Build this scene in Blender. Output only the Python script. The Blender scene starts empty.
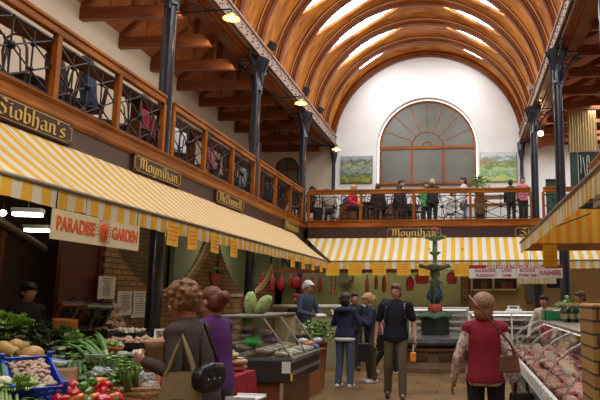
import bpy, math, random
import numpy as np
from mathutils import Vector, Matrix, noise
random.seed(7)
S=bpy.context.scene; C=S.collection
PI=math.pi
def R(d): return math.radians(d)
sin,cos=math.sin,math.cos
# ---------------------------------------------------------------- mesh collector
class MB:
    def __init__(s): s.v=[]; s.f=[]; s.m=[]; s.cur=0
    def mat(s,i): s.cur=i; return s
    def add(s,vs,fs):
        o=len(s.v); s.v.extend([tuple(p) for p in vs])
        for f in fs: s.f.append(tuple(i+o for i in f)); s.m.append(s.cur)
        return s
    def box(s,c,d,rz=0,rx=0,ry=0):
        M=Matrix.Translation(c)@Matrix.Rotation(rz,4,'Z')@Matrix.Rotation(ry,4,'Y')@Matrix.Rotation(rx,4,'X')
        vs=[M@Vector((x*d[0]/2,y*d[1]/2,z*d[2]/2)) for x in(-1,1) for y in(-1,1) for z in(-1,1)]
        return s.add(vs,[(0,1,3,2),(4,6,7,5),(0,4,5,1),(2,3,7,6),(0,2,6,4),(1,5,7,3)])
    def bb(s,x0,x1,y0,y1,z0,z1): return s.box(((x0+x1)/2,(y0+y1)/2,(z0+z1)/2),(abs(x1-x0),abs(y1-y0),abs(z1-z0)))
    def cyl(s,p0,p1,r0,r1=None,n=10,cap=True):
        r1=r0 if r1 is None else r1
        p0=Vector(p0);p1=Vector(p1);d=(p1-p0)
        if d.length<1e-6: return s
        d.normalize(); u=d.orthogonal().normalized(); w=d.cross(u)
        vs=[];fs=[]
        for p,r in((p0,r0),(p1,r1)):
            for k in range(n):
                a=2*PI*k/n; vs.append(p+(u*cos(a)+w*sin(a))*r)
        for k in range(n): fs.append((k,(k+1)%n,n+(k+1)%n,n+k))
        if cap: fs.append(tuple(range(n-1,-1,-1))); fs.append(tuple(range(n,2*n)))
        return s.add(vs,fs)
    def tube(s,pts,r,n=6,close=False):
        pts=[Vector(p) for p in pts]; N=len(pts); vs=[];fs=[]; u=None
        rr=r if isinstance(r,(list,tuple)) else [r]*N
        for i,p in enumerate(pts):
            a=pts[i-1] if (i>0 or close) else p; b=pts[(i+1)%N] if (i<N-1 or close) else p
            d=(b-a); d=d.normalized() if d.length>1e-9 else Vector((0,0,1))
            if u is None: u=d.orthogonal().normalized()
            else:
                u=(u-d*u.dot(d)); u=u.normalized() if u.length>1e-6 else d.orthogonal().normalized()
            w=d.cross(u)
            for k in range(n):
                t=2*PI*k/n; vs.append(p+(u*cos(t)+w*sin(t))*rr[i])
        L=N if close else N-1
        for i in range(L):
            j=(i+1)%N
            for k in range(n): fs.append((i*n+k,i*n+(k+1)%n,j*n+(k+1)%n,j*n+k))
        if not close: fs.append(tuple(range(n-1,-1,-1))); fs.append(tuple(range((N-1)*n,N*n)))
        return s.add(vs,fs)
    def lathe(s,prof,c=(0,0,0),n=20,M=None,wav=None):
        vs=[];fs=[];c=Vector(c)
        for i,(r,z) in enumerate(prof):
            for k in range(n):
                a=2*PI*k/n; rr=r; zz=z
                if wav: rr,zz=wav(r,z,a,i)
                p=Vector((rr*cos(a),rr*sin(a),zz)); p=(M@p) if M else p; vs.append(p+c)
        for i in range(len(prof)-1):
            for k in range(n): fs.append((i*n+k,i*n+(k+1)%n,(i+1)*n+(k+1)%n,(i+1)*n+k))
        if prof[0][0]>1e-6: fs.append(tuple(range(n-1,-1,-1)))
        if prof[-1][0]>1e-6: fs.append(tuple(range((len(prof)-1)*n,len(prof)*n)))
        return s.add(vs,fs)
    def ell(s,c,r,n=12,m=8,M=None,disp=None):
        r=(r,r,r) if not isinstance(r,(tuple,list)) else r
        vs=[];fs=[];c=Vector(c)
        for i in range(1,m):
            ph=PI*i/m
            for k in range(n):
                a=2*PI*k/n; d=Vector((sin(ph)*cos(a),sin(ph)*sin(a),cos(ph)))
                q=1+(disp(d) if disp else 0)
                p=Vector((d.x*r[0]*q,d.y*r[1]*q,d.z*r[2]*q)); p=(M@p) if M else p; vs.append(p+c)
        for sg in(1,-1):
            q=1+(disp(Vector((0,0,sg))) if disp else 0); p=Vector((0,0,sg*r[2]*q)); p=(M@p) if M else p; vs.append(p+c)
        T=(m-1)*n; 
        for i in range(m-2):
            for k in range(n): fs.append((i*n+k,(i+1)*n+k,(i+1)*n+(k+1)%n,i*n+(k+1)%n))
        for k in range(n): fs.append((T,k,(k+1)%n)); fs.append((T+1,(m-2)*n+(k+1)%n,(m-2)*n+k))
        return s.add(vs,fs)
    def prism(s,poly,h,M=None,base=0.0):   # poly in XY, extruded in +Z
        n=len(poly); vs=[Vector((x,y,base)) for x,y in poly]+[Vector((x,y,base+h)) for x,y in poly]
        if M: vs=[M@v for v in vs]
        fs=[tuple(range(n-1,-1,-1)),tuple(range(n,2*n))]+[(k,(k+1)%n,n+(k+1)%n,n+k) for k in range(n)]
        return s.add(vs,fs)
    def quad(s,a,b,c,d): return s.add([a,b,c,d],[(0,1,2,3)])
    def build(s,name,mats,parent=None,smooth=False,loc=None,bevel=0,auto=None):
        me=bpy.data.meshes.new(name); me.from_pydata(s.v,[],s.f)
        if not isinstance(mats,(list,tuple)): mats=[mats]
        for m in mats: me.materials.append(m)
        if len(mats)>1: me.polygons.foreach_set('material_index',s.m)
        if smooth: me.polygons.foreach_set('use_smooth',[True]*len(me.polygons))
        me.update()
        if auto and smooth:
            try: me.set_sharp_from_angle(angle=R(auto))
            except Exception: pass
        o=bpy.data.objects.new(name,me); C.objects.link(o)
        if parent: o.parent=parent
        if loc: o.location=loc
        if bevel:
            b=o.modifiers.new('b','BEVEL'); b.width=bevel; b.segments=2; b.limit_method='ANGLE'; b.angle_limit=R(50)
        return o
def tag(o,label=None,cat=None,group=None,kind=None):
    if label: o['label']=label
    if cat: o['category']=cat
    if group: o['group']=group
    if kind: o['kind']=kind
    return o
def thing(name,label,cat,loc=(0,0,0),rz=0,group=None):
    o=bpy.data.objects.new(name,None); C.objects.link(o); o.empty_display_size=.1
    o.location=loc; o.rotation_euler=(0,0,rz); return tag(o,label,cat,group)
def struct(name,mb,m,**k): return tag(mb.build(name,m,**k),kind='structure')
def copy_tree(o,parent=None):
    c=o.copy(); C.objects.link(c)
    if parent: c.parent=parent
    for ch in list(o.children): copy_tree(ch,c)
    return c
# ---------------------------------------------------------------- materials
_m={}
def nodes(name):
    m=bpy.data.materials.new(name); m.use_nodes=True; nt=m.node_tree; b=nt.nodes['Principled BSDF']; return m,nt,b
def N(nt,t,**k):
    n=nt.nodes.new(t)
    for a,v in k.items(): setattr(n,a,v)
    return n
def mat(name,col,rough=.6,metal=0,var=.12,scale=6,bump=0,bscale=40,spec=None,stretch=None,emit=None,alpha=None,coat=0):
    if name in _m: return _m[name]
    m,nt,b=nodes(name); L=nt.links
    tc=N(nt,'ShaderNodeTexCoord'); mp=N(nt,'ShaderNodeMapping'); L.new(tc.outputs['Object'],mp.inputs[0])
    if stretch: mp.inputs['Scale'].default_value=stretch
    nz=N(nt,'ShaderNodeTexNoise'); nz.inputs['Scale'].default_value=scale; nz.inputs['Detail'].default_value=4
    L.new(mp.outputs[0],nz.inputs['Vector'])
    cr=N(nt,'ShaderNodeValToRGB'); e=cr.color_ramp.elements
    e[0].position=.3; e[1].position=.7
    e[0].color=tuple(max(0,c*(1-var)) for c in col)+(1,); e[1].color=tuple(min(1,c*(1+var)) for c in col)+(1,)
    L.new(nz.outputs[0],cr.inputs[0]); L.new(cr.outputs[0],b.inputs['Base Color'])
    b.inputs['Roughness'].default_value=rough; b.inputs['Metallic'].default_value=metal
    if spec is not None: b.inputs['Specular IOR Level'].default_value=spec
    if coat: b.inputs['Coat Weight'].default_value=coat
    if emit: b.inputs['Emission Color'].default_value=tuple(emit[:3])+(1,); b.inputs['Emission Strength'].default_value=emit[3]
    if alpha is not None: b.inputs['Alpha'].default_value=alpha
    if bump:
        n2=N(nt,'ShaderNodeTexNoise'); n2.inputs['Scale'].default_value=bscale; L.new(mp.outputs[0],n2.inputs['Vector'])
        bp=N(nt,'ShaderNodeBump'); bp.inputs['Strength'].default_value=bump; bp.inputs['Distance'].default_value=.02
        L.new(n2.outputs[0],bp.inputs['Height']); L.new(bp.outputs[0],b.inputs['Normal'])
    _m[name]=m; return m
def wood(name,c1,c2,axis='Y',rough=.4,grain=14,coat=0.15):
    if name in _m: return _m[name]
    m,nt,b=nodes(name); L=nt.links
    tc=N(nt,'ShaderNodeTexCoord'); mp=N(nt,'ShaderNodeMapping'); L.new(tc.outputs['Object'],mp.inputs[0])
    mp.inputs['Scale'].default_value={'X':(.8,8,8),'Y':(8,.8,8),'Z':(8,8,.8),'A':(1.2,5,1.2)}[axis]
    nz=N(nt,'ShaderNodeTexNoise'); nz.inputs['Scale'].default_value=1.6; nz.inputs['Detail'].default_value=6; nz.inputs['Distortion'].default_value=.8
    L.new(mp.outputs[0],nz.inputs['Vector'])
    n2=N(nt,'ShaderNodeTexNoise'); n2.inputs['Scale'].default_value=.9; L.new(tc.outputs['Object'],n2.inputs['Vector'])
    ad=N(nt,'ShaderNodeMath',operation='MULTIPLY_ADD'); L.new(n2.outputs[0],ad.inputs[0]); ad.inputs[1].default_value=.6; 
    sb=N(nt,'ShaderNodeMath',operation='SUBTRACT'); L.new(nz.outputs[0],sb.inputs[0]); sb.inputs[1].default_value=.3
    L.new(sb.outputs[0],ad.inputs[2])
    cr=N(nt,'ShaderNodeValToRGB'); e=cr.color_ramp.elements; e[0].position=.3;e[1].position=.72
    e[0].color=tuple(c1)+(1,); e[1].color=tuple(c2)+(1,)
    L.new(ad.outputs[0],cr.inputs[0]); L.new(cr.outputs[0],b.inputs['Base Color'])
    b.inputs['Roughness'].default_value=rough; b.inputs['Coat Weight'].default_value=coat*.2; b.inputs['Specular IOR Level'].default_value=.22
    _m[name]=m; return m
def stripes(name,axis,period,c1,c2,duty=.5,translu=.3,rough=.8,off=0):
    if name in _m: return _m[name]
    m,nt,b=nodes(name); L=nt.links
    tc=N(nt,'ShaderNodeTexCoord'); sp=N(nt,'ShaderNodeSeparateXYZ'); L.new(tc.outputs['Object'],sp.inputs[0])
    a=N(nt,'ShaderNodeMath',operation='MULTIPLY_ADD'); L.new(sp.outputs[axis],a.inputs[0]); a.inputs[1].default_value=1/period; a.inputs[2].default_value=off+100
    fr=N(nt,'ShaderNodeMath',operation='FRACT'); L.new(a.outputs[0],fr.inputs[0])
    lt=N(nt,'ShaderNodeMath',operation='LESS_THAN'); L.new(fr.outputs[0],lt.inputs[0]); lt.inputs[1].default_value=duty
    mx=N(nt,'ShaderNodeMix',data_type='RGBA'); L.new(lt.outputs[0],mx.inputs[0]); mx.inputs[6].default_value=tuple(c2)+(1,); mx.inputs[7].default_value=tuple(c1)+(1,)
    L.new(mx.outputs[2],b.inputs['Base Color']); b.inputs['Roughness'].default_value=rough; b.inputs['Specular IOR Level'].default_value=.15
    if translu:
        tr=N(nt,'ShaderNodeBsdfTranslucent'); L.new(mx.outputs[2],tr.inputs[0])
        ms=N(nt,'ShaderNodeMixShader'); ms.inputs[0].default_value=translu
        L.new(b.outputs[0],ms.inputs[1]); L.new(tr.outputs[0],ms.inputs[2]); L.new(ms.outputs[0],nt.nodes['Material Output'].inputs[0])
    _m[name]=m; return m
def brick(name,c1,c2,mortar,plane='YZ',sc=1.0,bw=.22,bh=.075,ms=.012):
    if name in _m: return _m[name]
    m,nt,b=nodes(name); L=nt.links
    tc=N(nt,'ShaderNodeTexCoord'); sp=N(nt,'ShaderNodeSeparateXYZ'); cb=N(nt,'ShaderNodeCombineXYZ'); L.new(tc.outputs['Object'],sp.inputs[0])
    L.new(sp.outputs['XYZ'.index(plane[0])],cb.inputs[0]); L.new(sp.outputs['XYZ'.index(plane[1])],cb.inputs[1])
    br=N(nt,'ShaderNodeTexBrick'); L.new(cb.outputs[0],br.inputs['Vector'])
    br.inputs['Scale'].default_value=sc; br.inputs['Brick Width'].default_value=bw; br.inputs['Row Height'].default_value=bh; br.inputs['Mortar Size'].default_value=ms
    br.inputs['Color1'].default_value=tuple(c1)+(1,); br.inputs['Color2'].default_value=tuple(c2)+(1,); br.inputs['Mortar'].default_value=tuple(mortar)+(1,)
    L.new(br.outputs['Color'],b.inputs['Base Color']); b.inputs['Roughness'].default_value=.75
    bp=N(nt,'ShaderNodeBump'); bp.inputs['Strength'].default_value=.6; bp.inputs['Distance'].default_value=.01; bp.invert=True
    L.new(br.outputs['Fac'],bp.inputs['Height']); L.new(bp.outputs[0],b.inputs['Normal'])
    _m[name]=m; return m
def speckle(name,cols,scale=30,rough=.6,feature='F1',bump=0):
    if name in _m: return _m[name]
    m,nt,b=nodes(name); L=nt.links
    tc=N(nt,'ShaderNodeTexCoord'); v=N(nt,'ShaderNodeTexVoronoi'); v.inputs['Scale'].default_value=scale; L.new(tc.outputs['Object'],v.inputs['Vector'])
    sp=N(nt,'ShaderNodeSeparateColor'); L.new(v.outputs['Color'],sp.inputs[0])
    cr=N(nt,'ShaderNodeValToRGB'); cr.color_ramp.interpolation='CONSTANT'; e=cr.color_ramp.elements
    for i,c in enumerate(cols):
        p=i/len(cols)
        el=e[i] if i<2 else e.new(p)
        el.position=p; el.color=tuple(c)+(1,)
    L.new(sp.outputs[0],cr.inputs[0]); L.new(cr.outputs[0],b.inputs['Base Color']); b.inputs['Roughness'].default_value=rough
    if bump:
        bp=N(nt,'ShaderNodeBump'); bp.inputs['Strength'].default_value=bump; bp.inputs['Distance'].default_value=.02
        L.new(v.outputs['Distance'],bp.inputs['Height']); L.new(bp.outputs[0],b.inputs['Normal'])
    _m[name]=m; return m
def glass(name,col=(.9,.95,.93),op=.12,rough=.03):
    if name in _m: return _m[name]
    m,nt,b=nodes(name); L=nt.links
    t=N(nt,'ShaderNodeBsdfTransparent'); t.inputs[0].default_value=tuple(col)+(1,)
    g=N(nt,'ShaderNodeBsdfGlossy'); g.inputs['Roughness'].default_value=rough; g.inputs[0].default_value=(1,1,1,1)
    ms=N(nt,'ShaderNodeMixShader'); ms.inputs[0].default_value=op
    L.new(t.outputs[0],ms.inputs[1]); L.new(g.outputs[0],ms.inputs[2]); L.new(ms.outputs[0],nt.nodes['Material Output'].inputs[0])
    _m[name]=m; return m
def emis(name,col,st):
    if name in _m: return _m[name]
    m,nt,b=nodes(name); b.inputs['Base Color'].default_value=tuple(col)+(1,); b.inputs['Emission Color'].default_value=tuple(col)+(1,); b.inputs['Emission Strength'].default_value=st
    _m[name]=m; return m
def text_mesh(name,body,size,m,parent=None,loc=(0,0,0),rot=(0,0,0),depth=.004,xs=1.0,bold=0,align='CENTER'):
    cu=bpy.data.curves.new(name,'FONT'); cu.body=body; cu.size=size; cu.extrude=depth; cu.offset=bold; cu.align_x=align; cu.align_y='CENTER'
    o=bpy.data.objects.new(name,cu); C.objects.link(o); dg=bpy.context.evaluated_depsgraph_get(); 
    me=bpy.data.meshes.new_from_object(o.evaluated_get(dg)); bpy.data.objects.remove(o); me.name=name
    me.materials.clear(); me.materials.append(m); n=bpy.data.objects.new(name,me); C.objects.link(n)
    n.parent=parent; n.location=loc; n.rotation_euler=rot; n.scale=(xs,1,1); return n
# shared materials
W_DARK=wood('beam wood dark',(.13,.035,.012),(.28,.085,.03),'X')
W_ORANGE=wood('varnished pine',(.20,.055,.004),(.43,.14,.010),'Y')
W_ORX=wood('varnished pine across',(.20,.05,.004),(.40,.12,.010),'X')
W_ORZ=wood('varnished pine upright',(.20,.05,.004),(.42,.125,.010),'Z')
W_LIN=wood('vault boards',(.29,.075,.009),(.76,.30,.045),'A',rough=.45)
W_RIB=wood('arch rib wood',(.10,.020,.005),(.22,.05,.010),'A')
IRON=mat('black iron',(.015,.016,.02),.35,.6,var=.3,scale=20)
COLM=mat('navy black column paint',(.02,.022,.035),.28,.2,var=.25,scale=5,coat=.3)
PLAST=mat('white plaster',(.85,.86,.86),.85,var=.03,scale=2,bump=.05)
CREAM=mat('cream plaster',(.66,.57,.45),.85,var=.05,scale=2,bump=.05)
BLACK=mat('matt black',(.012,.012,.013),.5)
STEEL=mat('brushed steel',(.55,.56,.56),.3,.9,var=.08,scale=10,stretch=(1,12,1))
WHITE=mat('white enamel',(.8,.8,.78),.35,var=.04)
PAPER=mat('white paper',(.75,.74,.70),.8,var=.03)
GOLD=mat('gold leaf paint',(.70,.47,.12),.4,.3,var=.12,scale=30)
SIGNBR=mat('sign brown',(.045,.016,.012),.4,var=.2)
FASC=mat('dull brown fascia board',(.080,.045,.033),.35,var=.2,scale=3)
YEL=mat('yellow card',(.80,.46,.02),.6,var=.08)
GLASS=glass('clear glass')
# ================================================================ camera (cropped photograph -> lens shift)
FPX,PX0,PY0=625.,415.,200.
pitch=math.atan(98/FPX); yaw=math.atan(48/FPX*cos(pitch))
cam=bpy.data.cameras.new('camera'); co=bpy.data.objects.new('camera',cam); C.objects.link(co); S.camera=co
cam.sensor_fit='HORIZONTAL'; cam.sensor_width=36; cam.lens=36*FPX/600; cam.shift_x=(300-PX0)/600; cam.shift_y=0
co.location=(0,0,1.6); co.rotation_euler=(PI/2+pitch,0,yaw); cam.clip_end=200
S.view_settings.view_transform='Standard'; S.view_settings.look='None'; S.view_settings.gamma=1; S.view_settings.use_curve_mapping=False
S.view_settings.exposure=0.0
try: S.cycles.use_denoising=True; S.cycles.max_bounces=8; S.cycles.diffuse_bounces=4; S.cycles.transparent_max_bounces=12; S.cycles.sample_clamp_indirect=6; S.cycles.caustics_reflective=False; S.cycles.caustics_refractive=False
except Exception: pass
# ================================================================ dimensions
XL,XR=-4.6,2.12; BAY=4.25; Y0=9.2; YC=[Y0+BAY*k for k in range(4)]    # column rows; last = end wall
YB=21.95; YG=17.7; XCEN=(XL+XR)/2; ZS=7.02; RI=3.36; RLN=3.54; YF=-3.0
XWL,XWR=-7.2,6.2; GZ=3.8; RB=BAY/3
# ---- floor
def floor_mat():
    m,nt,b=nodes('brown floor slabs'); L=nt.links
    tc=N(nt,'ShaderNodeTexCoord'); br=N(nt,'ShaderNodeTexBrick'); L.new(tc.outputs['Object'],br.inputs['Vector'])
    br.inputs['Scale'].default_value=1; br.inputs['Brick Width'].default_value=.9; br.inputs['Row Height'].default_value=.42; br.inputs['Mortar Size'].default_value=.012
    br.inputs['Color1'].default_value=(.30,.175,.065,1); br.inputs['Color2'].default_value=(.19,.12,.05,1); br.inputs['Mortar'].default_value=(.06,.035,.012,1)
    nz=N(nt,'ShaderNodeTexNoise'); nz.inputs['Scale'].default_value=1.3; nz.inputs['Detail'].default_value=5; L.new(tc.outputs['Object'],nz.inputs['Vector'])
    cr=N(nt,'ShaderNodeValToRGB'); cr.color_ramp.elements[0].position=.38; cr.color_ramp.elements[1].position=.62
    cr.color_ramp.elements[0].color=(.6,.62,.68,1); cr.color_ramp.elements[1].color=(1.1,1.02,.9,1); L.new(nz.outputs[0],cr.inputs[0])
    mx=N(nt,'ShaderNodeMix',data_type='RGBA',blend_type='MULTIPLY'); mx.inputs[0].default_value=1; L.new(br.outputs['Color'],mx.inputs[6]); L.new(cr.outputs[0],mx.inputs[7])
    L.new(mx.outputs[2],b.inputs['Base Color']); b.inputs['Roughness'].default_value=.38
    return m
struct('floor',MB().bb(XWL-.3,XWR+.3,YF-.3,YB+.3,-.2,0),floor_mat())
# ---- end wall with the arched opening
WX,WZ,WR,WB=-1.23,7.02,1.74,5.64
def wall_with_arch(x0,x1,z0,z1,y,t,cx,cz,r,zb,n=28):
    m=MB()
    def slab(xa,xb,za0,zb0,za1,zb1):   # quad column front/back + soffit
        for yy,fl in((y,0),(y+t,1)):
            q=[(xa,yy,za0),(xb,yy,zb0),(xb,yy,zb1),(xa,yy,za1)]; m.quad(*(q if not fl else q[::-1]))
        m.quad((xa,y,za0),(xa,y+t,za0),(xb,y+t,zb0),(xb,y,zb0))
        m.quad((xa,y,za1),(xb,y,zb1),(xb,y+t,zb1),(xa,y+t,za1))
    slab(x0,cx-r,z0,z0,z1,z1); slab(cx+r,x1,z0,z0,z1,z1); slab(cx-r,cx+r,z0,z0,zb,zb)
    for s in(-1,1): m.quad((cx+s*r,y,zb),(cx+s*r,y+t,zb),(cx+s*r,y+t,cz),(cx+s*r,y,cz))
    for k in range(n):
        a,b=PI-PI*k/n,PI-PI*(k+1)/n
        xa,xb=cx+r*cos(a),cx+r*cos(b); slab(xa,xb,cz+r*sin(a),cz+r*sin(b),z1,z1)
    return m
struct('wall_back',wall_with_arch(-4.75,2.3,GZ-.2,10.9,YB,.4,WX,WZ,1.82,WB),PLAST)
struct('wall_back_left',wall_with_arch(XWL-.2,-4.75,GZ-.2,9.2,YB+.002,.45,-6.38,6.25,.47,4.9),CREAM)
mb=MB(); 
mb.bb(2.3,2.95,YB,YB+.45,GZ-.2,9.2); mb.bb(3.5,XWR+.2,YB,YB+.45,GZ-.2,9.2); mb.bb(2.95,3.5,YB,YB+.45,5.75,9.2); mb.bb(2.95,3.5,YB,YB+.45,GZ-.2,GZ)
struct('wall_back_right',mb,PLAST)
OLIVE=mat('olive cream shop wall',(.34,.32,.17),.7,var=.08,scale=3)
struct('wall_back_lower',MB().bb(XWL-.2,XWR+.2,YB,YB+.3,0,GZ-.2),OLIVE)
struct('wall_left',MB().bb(XWL-.2,XWL,YF,YB,GZ-.2,7.2),CREAM)
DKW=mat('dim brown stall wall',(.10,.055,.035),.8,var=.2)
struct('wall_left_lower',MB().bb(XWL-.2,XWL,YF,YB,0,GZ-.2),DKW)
struct('wall_right',MB().bb(XWR,XWR+.2,YF,YB,0,7.4),PLAST)
struct('wall_front',MB().bb(XWL-.2,XWR+.2,YF-.2,YF,0,11),CREAM)
# ---- gallery slabs (left, back, right near)
SOF=mat('gallery soffit paint',(.16,.10,.06),.7,var=.15)
mb=MB(); mb.bb(XWL,XL-.05,YF,YB,3.62,3.8); struct('floor_gallery_left',mb,SOF)
mb=MB(); mb.bb(XL-.05,XWR,YG+.05,YB,3.62,3.8); struct('floor_gallery_back',mb,SOF)
mb=MB(); mb.bb(XR+.12,XWR,YF,10.5,3.62,3.8); struct('floor_gallery_right',mb,SOF)
# ---- vault lining: open skylight slots cut as lens shapes next to each arch
def smoothlens(t): return sin(PI*min(1,max(0,t)))**.75
nb=int((YB-YF)/RB)+1
mb=MB(); nth=90
def yopen(th,yk):
    d=math.degrees(th)
    q=.55 if yk>20.3 else 1.0
    if 96<d<150: return yk+1.02*q*sin(PI*(d-96)/54)**.62
    if 38<d<83: return yk+.92*q*sin(PI*(d-38)/45)**.62
    return yk
ribsY=[YB-RB*k for k in range(0,nb+1)]
for k in range(1,nb+1):
    ya,yb=YB-RB*k,YB-RB*(k-1)
    for i in range(-4,nth+4):
        a,b=PI*i/nth,PI*(i+1)/nth
        if i<0: a,b=0,0
        if i>=nth: continue
        if i<0: continue
        p=lambda th,y,r: (XCEN+r*cos(th),y,ZS+r*sin(th))
        y1,y2=yopen(a,ya),yopen(b,ya)
        mb.quad(p(a,y1,RLN),p(b,y2,RLN),p(b,yb,RLN),p(a,yb,RLN))
        mb.quad(p(a,y1,RLN+.08),p(a,yb,RLN+.08),p(b,yb,RLN+.08),p(b,y2,RLN+.08))
        if y1>ya or y2>ya: mb.quad(p(a,y1,RLN),p(a,y1,RLN+.08),p(b,y2,RLN+.08),p(b,y2,RLN))
struct('ceiling',mb,W_LIN,smooth=False)
# glazing above the slots, each slot with slim glazing bars
FR=mat('skylight frame paint',(.45,.45,.42),.5)
for k in range(1,nb+1):
    ya=YB-RB*k
    if ya<8: continue
    for s,(d0,d1) in(('left',(94,152)),('right',(36,85))):
        n=k
        w=bpy.data.objects.new('window_%d'%(10+2*k+(s=='right')),None); C.objects.link(w); tag(w,kind='structure')
        r0=RLN+.16; P=[(XCEN+r0*cos(R(d)),ZS+r0*sin(R(d))) for d in (d0,(d0+d1)/2,d1)]
        g=MB()
        for (xa,za),(xb,zb) in zip(P[:-1],P[1:]): g.quad((xa,ya,za),(xb,ya,zb),(xb,ya+1.1,zb),(xa,ya+1.1,za))
        g.build('pane',GLASS,w)
        f=MB()
        for i in(0,1,2): x,z=P[i]; f.cyl((x,ya-.02,z),(x,ya+1.15,z),.02,n=5)
        for yy in(ya+.62,ya+.68):
            for (xa,za),(xb,zb) in zip(P[:-1],P[1:]): f.cyl((xa,yy,za),(xb,yy,zb),.012,n=5)
        f.build('frame',FR,w)
# ---- arches
ordn=['first','second','third','fourth','fifth','sixth','seventh','eighth','ninth','tenth','eleventh']
PINK=mat('pale arch edge strip',(.62,.36,.24),.5)
for k in range(0,10):
    y=YB-RB*k-(.1 if k==0 else 0)
    root=thing('roof_arch','curved varnished timber arch under the vault, %s from the white end wall'%ordn[k],'roof arch',(XCEN,y,ZS),0,'timber arches of the vault')
    def arc(r0,r1,w,y0,a0=0,a1=PI,n=64,ext=0):
        m=MB(); vs=[];fs=[]
        for i in range(n+1):
            a=a0+(a1-a0)*i/n
            for r,yy in((r0,y0-w/2),(r1,y0-w/2),(r1,y0+w/2),(r0,y0+w/2)): vs.append((r*cos(a),yy,r*sin(a)))
        for i in range(n):
            for j in range(4): fs.append((4*i+j,4*i+(j+1)%4,4*i+4+(j+1)%4,4*i+4+j))
        fs+= [(0,1,2,3),(4*n+3,4*n+2,4*n+1,4*n)]
        return m.add(vs,fs)
    arc(RI,RLN+.01,.15 if k else .2,0,R(6),PI-R(6)).build('arch_rib',W_RIB,root)
    arc(RI+.06,RI+.09,.19 if k else .24,0,R(6),PI-R(6)).build('moulding',W_ORANGE,root)
    arc(RI+.12,RI+.15,.19,.0,R(6),PI-R(6)).build('edge_strip',PINK,root) if k else None
# ---- girders on the column rows
GIR=mat('dusty pink riveted steel',(.42,.29,.23),.6,var=.1)
def girder(sgn,x,label):
    root=thing('roof_girder',label,'girder',(x,0,7.05))
    m=MB(); m.bb(-.02,.02,YF,YB,0.0,.36); m.bb(-.06,.06,YF,YB,.34,.38); m.bb(-.06,.06,YF,YB,0,.03)
    m.build('steel_web',GIR,root,loc=(-sgn*.02,0,0))
    b=MB(); b.bb(-.55 if sgn<0 else .03,-.03 if sgn<0 else .55,YF,YB,0.02,.3); b.build('timber_plate',W_DARK,root)
    q=MB()
    y=8.
    while y<YB-.1:
        for z in(.1,.27): q.cyl((-sgn*.04,y,z),(-sgn*.06,y,z),.016,n=6)
        for z in(.15,.22): q.cyl((-sgn*.04,y+.11,z),(-sgn*.06,y+.11,z),.016,n=6)
        y+=.36
    tag(q.build('rivets',BLACK,root),kind='stuff')
girder(-1,XL,'long riveted pinkish girder along the left edge of the vault')
girder(1,XR,'long riveted pinkish girder along the right edge of the vault')
# ---- aisle roofs
AISLE=wood('aisle roof boards',(.30,.09,.03),(.48,.16,.05),'X')
for s,xa,xw in(('left',XL-.02,XWL),('right',XR+.02,XWR)):
    m=MB(); xm=(xa+xw)/2
    for (x0,z0),(x1,z1) in(((xw,7.15),(xm,8.3)),((xm,8.3),(xa,7.38))):
        m.add([(x0,YF,z0),(x0,YB,z0),(x1,YB,z1),(x1,YF,z1),(x0,YF,z0+.08),(x0,YB,z0+.08),(x1,YB,z1+.08),(x1,YF,z1+.08)],[(0,1,2,3),(4,7,6,5),(0,4,5,1),(2,6,7,3)])
    struct('ceiling_aisle_'+s,m,AISLE)
def truss(xa,xw,y,label,grp,zt):
    root=thing('roof_truss',label,'roof truss',(0,y,zt),0,grp)
    xm=(xa+xw)/2; lo,hi=min(xa,xw),max(xa,xw)
    MB().bb(lo,hi,-.06,.06,0,.24).build('tie_beam',W_DARK,root)
    for x0,z0 in((xw,7.1-zt),(xa,7.3-zt)):
        a=Vector((x0,0,z0-.02)); b=Vector((xm,0,8.2-zt)); d=(b-a); L=d.length; an=math.atan2(d.z,d.x)
        m=MB(); m.box((a+b)/2,(L,.09,.16),ry=-an); m.build('rafter',W_DARK,root)
    MB().bb(xm-.05,xm+.05,-.05,.05,.2,8.2-zt).build('king_post',W_DARK,root)
    for q in(.28,.72): MB().cyl((xw*(1-q)+xa*q,0,.2),(xw*(1-q)+xa*q,0,.6),.03,n=6).build('strut',W_ORZ,root)
    return root
k=0
ys=[YB-.35-1.36*i for i in range(10)]
for i,y in enumerate(ys):
    truss(XL-.5,XWL,y,'dark timber roof truss over the left gallery, %s from the far end'%ordn[i],'timber trusses over the left gallery',6.82)
    truss(XR+.5,XWR,y,'orange lit timber roof truss over the right aisle, %s from the far end'%ordn[i],'timber trusses over the right aisle',6.9)
# ---- windows of the end wall
PANE=mat('grey green obscured glass',(.135,.135,.115),.25,var=.12,scale=1.5,spec=.5)
w=bpy.data.objects.new('window_1',None); C.objects.link(w); w.location=(WX,YB+.26,WZ); WR=1.77; tag(w,kind='structure')
m=MB(); n=32; poly=[(WR*cos(PI*i/n),WR*sin(PI*i/n)) for i in range(n+1)]+[(-WR,WB-WZ),(WR,WB-WZ)]
m.prism(poly,.02,Matrix.Rotation(PI/2,4,'X')); m.build('pane',PANE,w)
m=MB(); fr=[(r*cos(PI*i/40),0,r*sin(PI*i/40)) for i in range(41) for r in(WR-.04,)]
m.tube(fr,.05,6)
m.bb(-WR,-WR+.09,-.05,.05,WB-WZ,0); m.bb(WR-.09,WR,-.05,.05,WB-WZ,0); m.bb(-WR,WR,-.05,.05,WB-WZ,WB-WZ+.09)
m.build('window_frame',W_ORX,w)
m=MB(); m.bb(-WR+.05,WR-.05,-.06,.06,-.06,.05); m.build('transom',W_ORX,w)
for x in(-.57,.57): MB().bb(x-.04,x+.04,-.05,.05,WB-WZ+.05,-.05).build('mullion',W_ORZ,w)
m=MB()
for rr in(.2,.58): m.tube([(rr*cos(PI*i/16),-.01,rr*sin(PI*i/16)) for i in range(17)],.026,5)
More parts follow.
